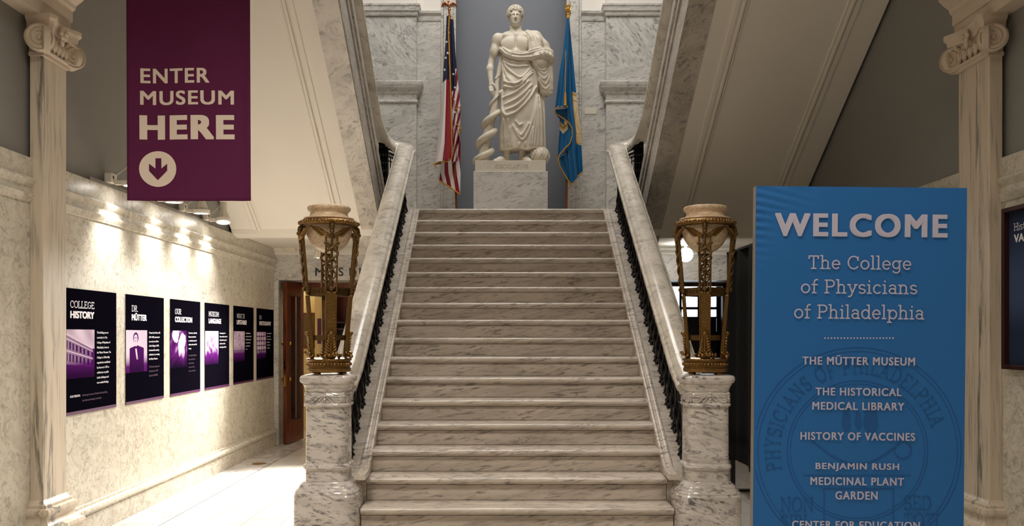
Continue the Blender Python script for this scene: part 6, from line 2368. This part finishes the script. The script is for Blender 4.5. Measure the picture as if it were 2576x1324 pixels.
cN = Vector((SX + (1357 - 1288) / 192, SY - 0.05, SZ + 0.115))
rN = 0.128
b = MB()
b.sphere(cN, rN, 32, 20, (1, 1, 0.98))
ns = b.build('netted_stone', M['statue'], st, smooth=60)
b = MB()
for sg in (-1, 1):
    for k in range(9):
        pts = []
        for i in range(25):
            u = i / 24
            th = 0.05 + (PI - 0.35) * u
            a = 2 * PI * k / 9 + sg * 1.5 * u
            pts.append(cN + Vector((math.sin(th) * math.cos(a), math.sin(th) * math.sin(a), 0.98 * math.cos(th))) * (rN + 0.003))
        b.tube(pts, 0.0065, 6, 0.8)
b.build('net_straps', M['statue'], ns, smooth=60, weld=False)

# ================================================================== FLAGS
def flagpole(t, top, foot, r=0.014):
    b = MB()
    b.tube([foot, foot.lerp(top, 0.5), top], r, 12)
    b.build('pole', M['pole'], t, smooth=40)
    b = MB()
    c = foot
    b.lathe([(0.02, 0), (0.13, 0.0), (0.13, 0.02), (0.11, 0.035), (0.03, 0.06), (0.022, 0.14), (0.0, 0.14)], (c.x, c.y, ZTOP), 32)
    b.build('stand', M['gilt'], t, smooth=40)


def interp(ps, v):
    k = v * (len(ps) - 1)
    i = min(int(k), len(ps) - 2)
    f = k - i
    a, b = ps[i], ps[i + 1]
    return tuple(a[q] + (b[q] - a[q]) * f for q in range(len(a)))


def panel(left, right, D, fold, colour, mats, nu=110, nv=200):
    """cloth hung between two drawn edges; fold(u, v) moves it in depth; colour(u, v) picks a cloth"""
    b = MB()
    cf = lambda u, v: P(*(lambda l, r: (l[0] + (r[0] - l[0]) * u, l[1] + (r[1] - l[1]) * u))(interp(left, v), interp(right, v)), 11.3) + Vector((0, 0, 0))
    vs = []
    for j in range(nv + 1):
        for i in range(nu + 1):
            q = cf(i / nu, j / nv)
            q.y = D + fold(i / nu, j / nv)
            vs.append(q)
    o = len(b.v)
    b.v += [tuple(q) for q in vs]
    for j in range(nv):
        for i in range(nu):
            b.f.append([j * (nu + 1) + i, j * (nu + 1) + i + 1, (j + 1) * (nu + 1) + i + 1, (j + 1) * (nu + 1) + i])
            b.m.append(colour((i + 0.5) / nu, (j + 0.5) / nv))
    return b, (lambda u, v, lift: (lambda q: Vector((q.x, D + fold(u, v) - lift, q.z)))(cf(u, v)))


def fringe(pts, D, parent, w=0.014):
    b = MB()
    ps = [P(p[0], p[1], 11.3) for p in pts]
    qs = []
    for a, c in zip(ps[:-1], ps[1:]):
        for k in range(6):
            qs.append(a.lerp(c, k / 6))
    qs.append(ps[-1])
    for q in qs:
        q.y = D
    b.tube(qs, [w * (1 + 0.15 * math.sin(i * 2.4)) for i in range(len(qs))], 8, 0.6)
    return b.build('fringe', M['gold'], parent, smooth=60)


def star(b, c, r):
    pts = [c + Vector((math.sin(2 * PI * k / 10), 0, math.cos(2 * PI * k / 10))) * (r if k % 2 == 0 else r * 0.4) for k in range(10)]
    b.add([c] + pts, [(0, 1 + (k + 1) % 10, 1 + k) for k in range(10)])


# ---- stars and stripes
t = thing('flag', 'stars and stripes flag with gold fringe on a pole topped by a copper eagle', 'flag', (P(1148, 523, 11.4).x, 11.4, ZTOP))
foot = Vector((P(1149, 523, 11.4).x, 11.4, ZTOP))
top = P(1131, 36, 11.4)
flagpole(t, top, foot)
RWN = [M['flag_red'], M['flag_white'], M['flag_navy']]


def cA(u, v):
    if v < 0.44 - 0.02 * u:
        return 2
    return 1 if u < 0.47 else 0


b, at = panel([(1124, 44), (1121, 110), (1115, 190), (1109, 290), (1102, 360), (1094, 414)], [(1134, 40), (1131, 110), (1134, 190), (1136, 290), (1139, 370), (1137, 402)],
              11.26, lambda u, v: -0.05 * math.sin(PI * u) * (0.3 + v) + 0.02 * math.sin(9 * u + 3 * v) * v, cA, RWN)
cl = b.build('cloth', RWN, t, smooth=60, normals=False)
s_ = MB()
for (u, v, r) in ((0.35, 0.20, 0.02), (0.3, 0.30, 0.022), (0.26, 0.375, 0.024), (0.75, 0.13, 0.018), (0.62, 0.27, 0.022)):
    star(s_, at(u, v, 0.008), r)
s_.build('stars', M['flag_white'], cl, smooth=0, weld=False, normals=False)


def cB(u, v):
    if v < 0.42 and u < 0.75 - 0.2 * v:
        return 2
    if v < 0.3:
        return 2
    return int((v * 13 + u * 2.2)) % 2


b, at = panel([(1130, 46), (1133, 130), (1136, 220), (1138, 300), (1139, 360), (1138, 410)], [(1140, 44), (1145, 130), (1152, 205), (1158, 262), (1158, 320), (1152, 400)],
              11.33, lambda u, v: 0.03 * math.sin(8 * u + 2 * v) * (0.3 + v) + 0.03 * u, cB, RWN)
cl = b.build('cloth', RWN, t, smooth=60, normals=False)
s_ = MB()
for (u, v, r) in ((0.35, 0.33, 0.02), (0.5, 0.42, 0.022), (0.4, 0.5, 0.024), (0.3, 0.58, 0.024)):
    star(s_, at(u, v, 0.012), r)
s_.build('stars', M['flag_white'], cl, smooth=0, weld=False, normals=False)


def cC(u, v):
    return int(u * 5.2 + 0.4 * v + 0.2) % 2


b, at = panel([(1130, 330), (1116, 390), (1106, 430), (1103, 452)], [(1152, 300), (1158, 360), (1158, 440), (1157, 488)],
              11.38, lambda u, v: 0.025 * math.sin(10 * u + 2 * v), lambda u, v: 0 if int((u + 0.55 * (1 - v)) * 5.0) % 2 == 0 else 1, RWN)
b.build('cloth', RWN, t, smooth=60, normals=False)
b, at = panel([(1106, 330), (1098, 380), (1093, 415)], [(1112, 330), (1108, 390), (1110, 412)], 11.30, lambda u, v: 0.02 * u, lambda u, v: 0, RWN, 10, 20)
b.build('cloth', RWN, t, smooth=60, normals=False)
fringe([(1134, 40), (1131, 48), (1129, 80), (1131, 150), (1134, 230), (1136, 320), (1138, 380), (1137, 402), (1125, 409), (1108, 411), (1093, 415), (1098, 424)], 11.235, t)
fringe([(1103, 452), (1120, 462), (1138, 474), (1157, 488)], 11.35, t)
fringe([(1146, 275), (1152, 270), (1158, 268)], 11.32, t)
fringe([(1147, 312), (1158, 318), (1159, 328), (1152, 338)], 11.32, t)
fringe([(1134, 40), (1138, 44), (1141, 52)], 11.3, t, 0.010)
# spread eagle finial
b = MB()
e0 = P(1130, 34, 11.4)
b.tube([e0, e0 + Vector((0, 0, 0.04))], 0.016, 12)
b.sphere(e0 + Vector((0, 0, 0.052)), 0.022, 12, 8)
b.sphere(e0 + Vector((0, -0.005, 0.105)), 0.03, 12, 10, (0.75, 0.8, 1.35))
b.sphere(e0 + Vector((-0.008, -0.02, 0.155)), 0.015, 10, 8)
b.tube([e0 + Vector((-0.012, -0.03, 0.155)), e0 + Vector((-0.03, -0.038, 0.148))], [0.007, 0.002], 6)
b.sphere(e0 + Vector((0, 0.0, 0.062)), 0.02, 10, 8, (1.0, 0.6, 1.2))
eg = b.build('eagle_finial', M['copper'], t, smooth=60, weld=False)
for sg in (-1, 1):
    w = MB()
    w.tube([e0 + Vector((sg * 0.015, 0, 0.115)), e0 + Vector((sg * 0.05, 0, 0.152)), e0 + Vector((sg * 0.092, 0, 0.125))], [0.018, 0.02, 0.012], 8)
    for k in range(6):
        u = k / 5
        a = e0 + Vector((sg * (0.025 + 0.062 * u), 0.003, 0.132 + 0.010 * math.sin(PI * u)))
        w.tube([a, a + Vector((sg * (0.004 + 0.016 * u), 0.004, -0.046 - 0.014 * math.sin(PI * u)))], [0.017, 0.009], 6, 0.5)
    w.build('wing', M['copper'], eg, smooth=60, weld=False)

# ---- blue flag
t = thing('flag', 'blue flag with gold fringe and cream emblem on a pole topped by a gilt eagle', 'flag', (P(1425, 523, 11.4).x, 11.4, ZTOP))
foot = Vector((P(1425, 523, 11.4).x, 11.4, ZTOP))
top = P(1429, 44, 11.4)
flagpole(t, top, foot)
BL = [M['flag_blue'], M['flag_cream'], M['flag_gold']]


def cD(u, v):
    # emblem shows in the right half
    if u > 0.60 and 0.325 < v < 0.70:
        if 0.33 < v < 0.345 or 0.365 < v < 0.375 or 0.62 < v < 0.628 or 0.685 < v < 0.695:
            return 2
        if 0.635 < v < 0.68 and (int(u * 28) % 2 == 0) and u > 0.66:
            return 2
        if abs((v - 0.38) - 0.55 * (u - 0.62)) < 0.010 or abs((v - 0.46) - 0.45 * (u - 0.62)) < 0.008 or abs((v - 0.52) - 0.3 * (u - 0.62)) < 0.007 or abs((v - 0.44) + 0.3 * (u - 0.85)) < 0.007:
            return 2
        return 1
    return 0


b, at = panel([(1427, 48), (1425, 160), (1424, 260), (1430, 320), (1428, 380), (1436, 466)], [(1432, 48), (1444, 170), (1453, 270), (1461, 330), (1465, 400), (1467, 432)],
              11.30, lambda u, v: (-0.045 * math.sin(PI * u * 1.6) + 0.02 * math.sin(11 * u)) * (0.15 + v), cD, BL, 130, 260)
b.build('cloth', BL, t, smooth=60, normals=False)
b, at = panel([(1425, 48), (1416, 130), (1406, 190), (1400, 240), (1396, 274)], [(1431, 48), (1431, 130), (1430, 190), (1429, 240), (1428, 276)],
              11.26, lambda u, v: (-0.05 * math.sin(PI * u) + 0.014 * math.sin(14 * u + v)) * (0.2 + v), lambda u, v: 0, BL)
b.build('cloth', BL, t, smooth=60, normals=False)
b, at = panel([(1408, 296), (1408, 330), (1405, 370), (1404, 398)], [(1432, 304), (1440, 335), (1436, 362), (1422, 385)], 11.34, lambda u, v: 0.02 * math.sin(7 * u),
              lambda u, v: (2 if abs(v - 0.22 + 0.25 * abs(u - 0.3)) < 0.03 else 1) if v < 0.36 - 0.3 * abs(u - 0.3) and u < 0.75 else 0, BL, 80, 120)
b.build('cloth', BL, t, smooth=60, normals=False)
b, at = panel([(1406, 396), (1408, 410), (1418, 432), (1436, 466)], [(1426, 384), (1432, 400), (1438, 430), (1440, 464)], 11.36, lambda u, v: 0.012 * math.sin(6 * u), lambda u, v: 0, BL, 20, 40)
b.build('cloth', BL, t, smooth=60, normals=False)
b, at = panel([(1397, 274), (1400, 288), (1408, 298), (1410, 304)], [(1430, 272), (1432, 296), (1437, 316), (1440, 330)], 11.33, lambda u, v: 0.01 * math.sin(5 * u), lambda u, v: 0, BL, 20, 20)
b.build('cloth', BL, t, smooth=60, normals=False)
fringe([(1395, 280), (1404, 272), (1416, 274), (1428, 273)], 11.22, t)
fringe([(1395, 280), (1398, 288), (1408, 294), (1420, 302), (1432, 312), (1439, 326), (1440, 342), (1434, 362), (1420, 376), (1408, 390), (1404, 402), (1408, 420), (1418, 438), (1428, 454), (1437, 467)], 11.27, t)
fringe([(1437, 467), (1446, 452), (1456, 442), (1467, 432)], 11.3, t)
b = MB()
c0 = P(1423, 130, 11.24); c1 = P(1422, 235, 11.2)
b.tube([P(1429, 46, 11.3), c0, c1], 0.0045, 6)
b.sphere(c1, 0.012, 8, 6)
b.tube([c1, c1 + Vector((0, 0, -0.05)), c1 + Vector((0, 0, -0.16))], [0.012, 0.016, 0.020], 10)
b.build('tassel', M['gold'], t, smooth=50, weld=False)
b = MB()
e0 = P(1429, 44, 11.4)
b.tube([e0 + Vector((0, 0, -0.02)), e0 + Vector((0, 0, 0.03))], [0.024, 0.018], 12)
b.sphere(e0 + Vector((0, 0, 0.042)), 0.022, 12, 8)
b.sphere(e0 + Vector((0, -0.01, 0.10)), 0.03, 12, 10, (0.7, 0.8, 1.6))
b.sphere(e0 + Vector((-0.004, -0.024, 0.152)), 0.015, 10, 8)
b.tube([e0 + Vector((-0.01, -0.034, 0.152)), e0 + Vector((-0.024, -0.044, 0.145))], [0.007, 0.002], 6)
eg = b.build('eagle_finial', M['gilt'], t, smooth=60, weld=False)
for sg in (-1, 1):
    w = MB()
    for k in range(5):
        u = k / 4
        a = e0 + Vector((sg * 0.018 + 0.006 * u, 0.008 + 0.012 * u, 0.13 - 0.014 * k))
        w.tube([a, a + Vector((sg * 0.014, 0.01, 0.075 - 0.02 * k)), a + Vector((sg * 0.008, 0.014, 0.095 - 0.035 * k))], [0.012, 0.010, 0.003], 6, 0.6)
    w.build('wing', M['gilt'], eg, smooth=60, weld=False)
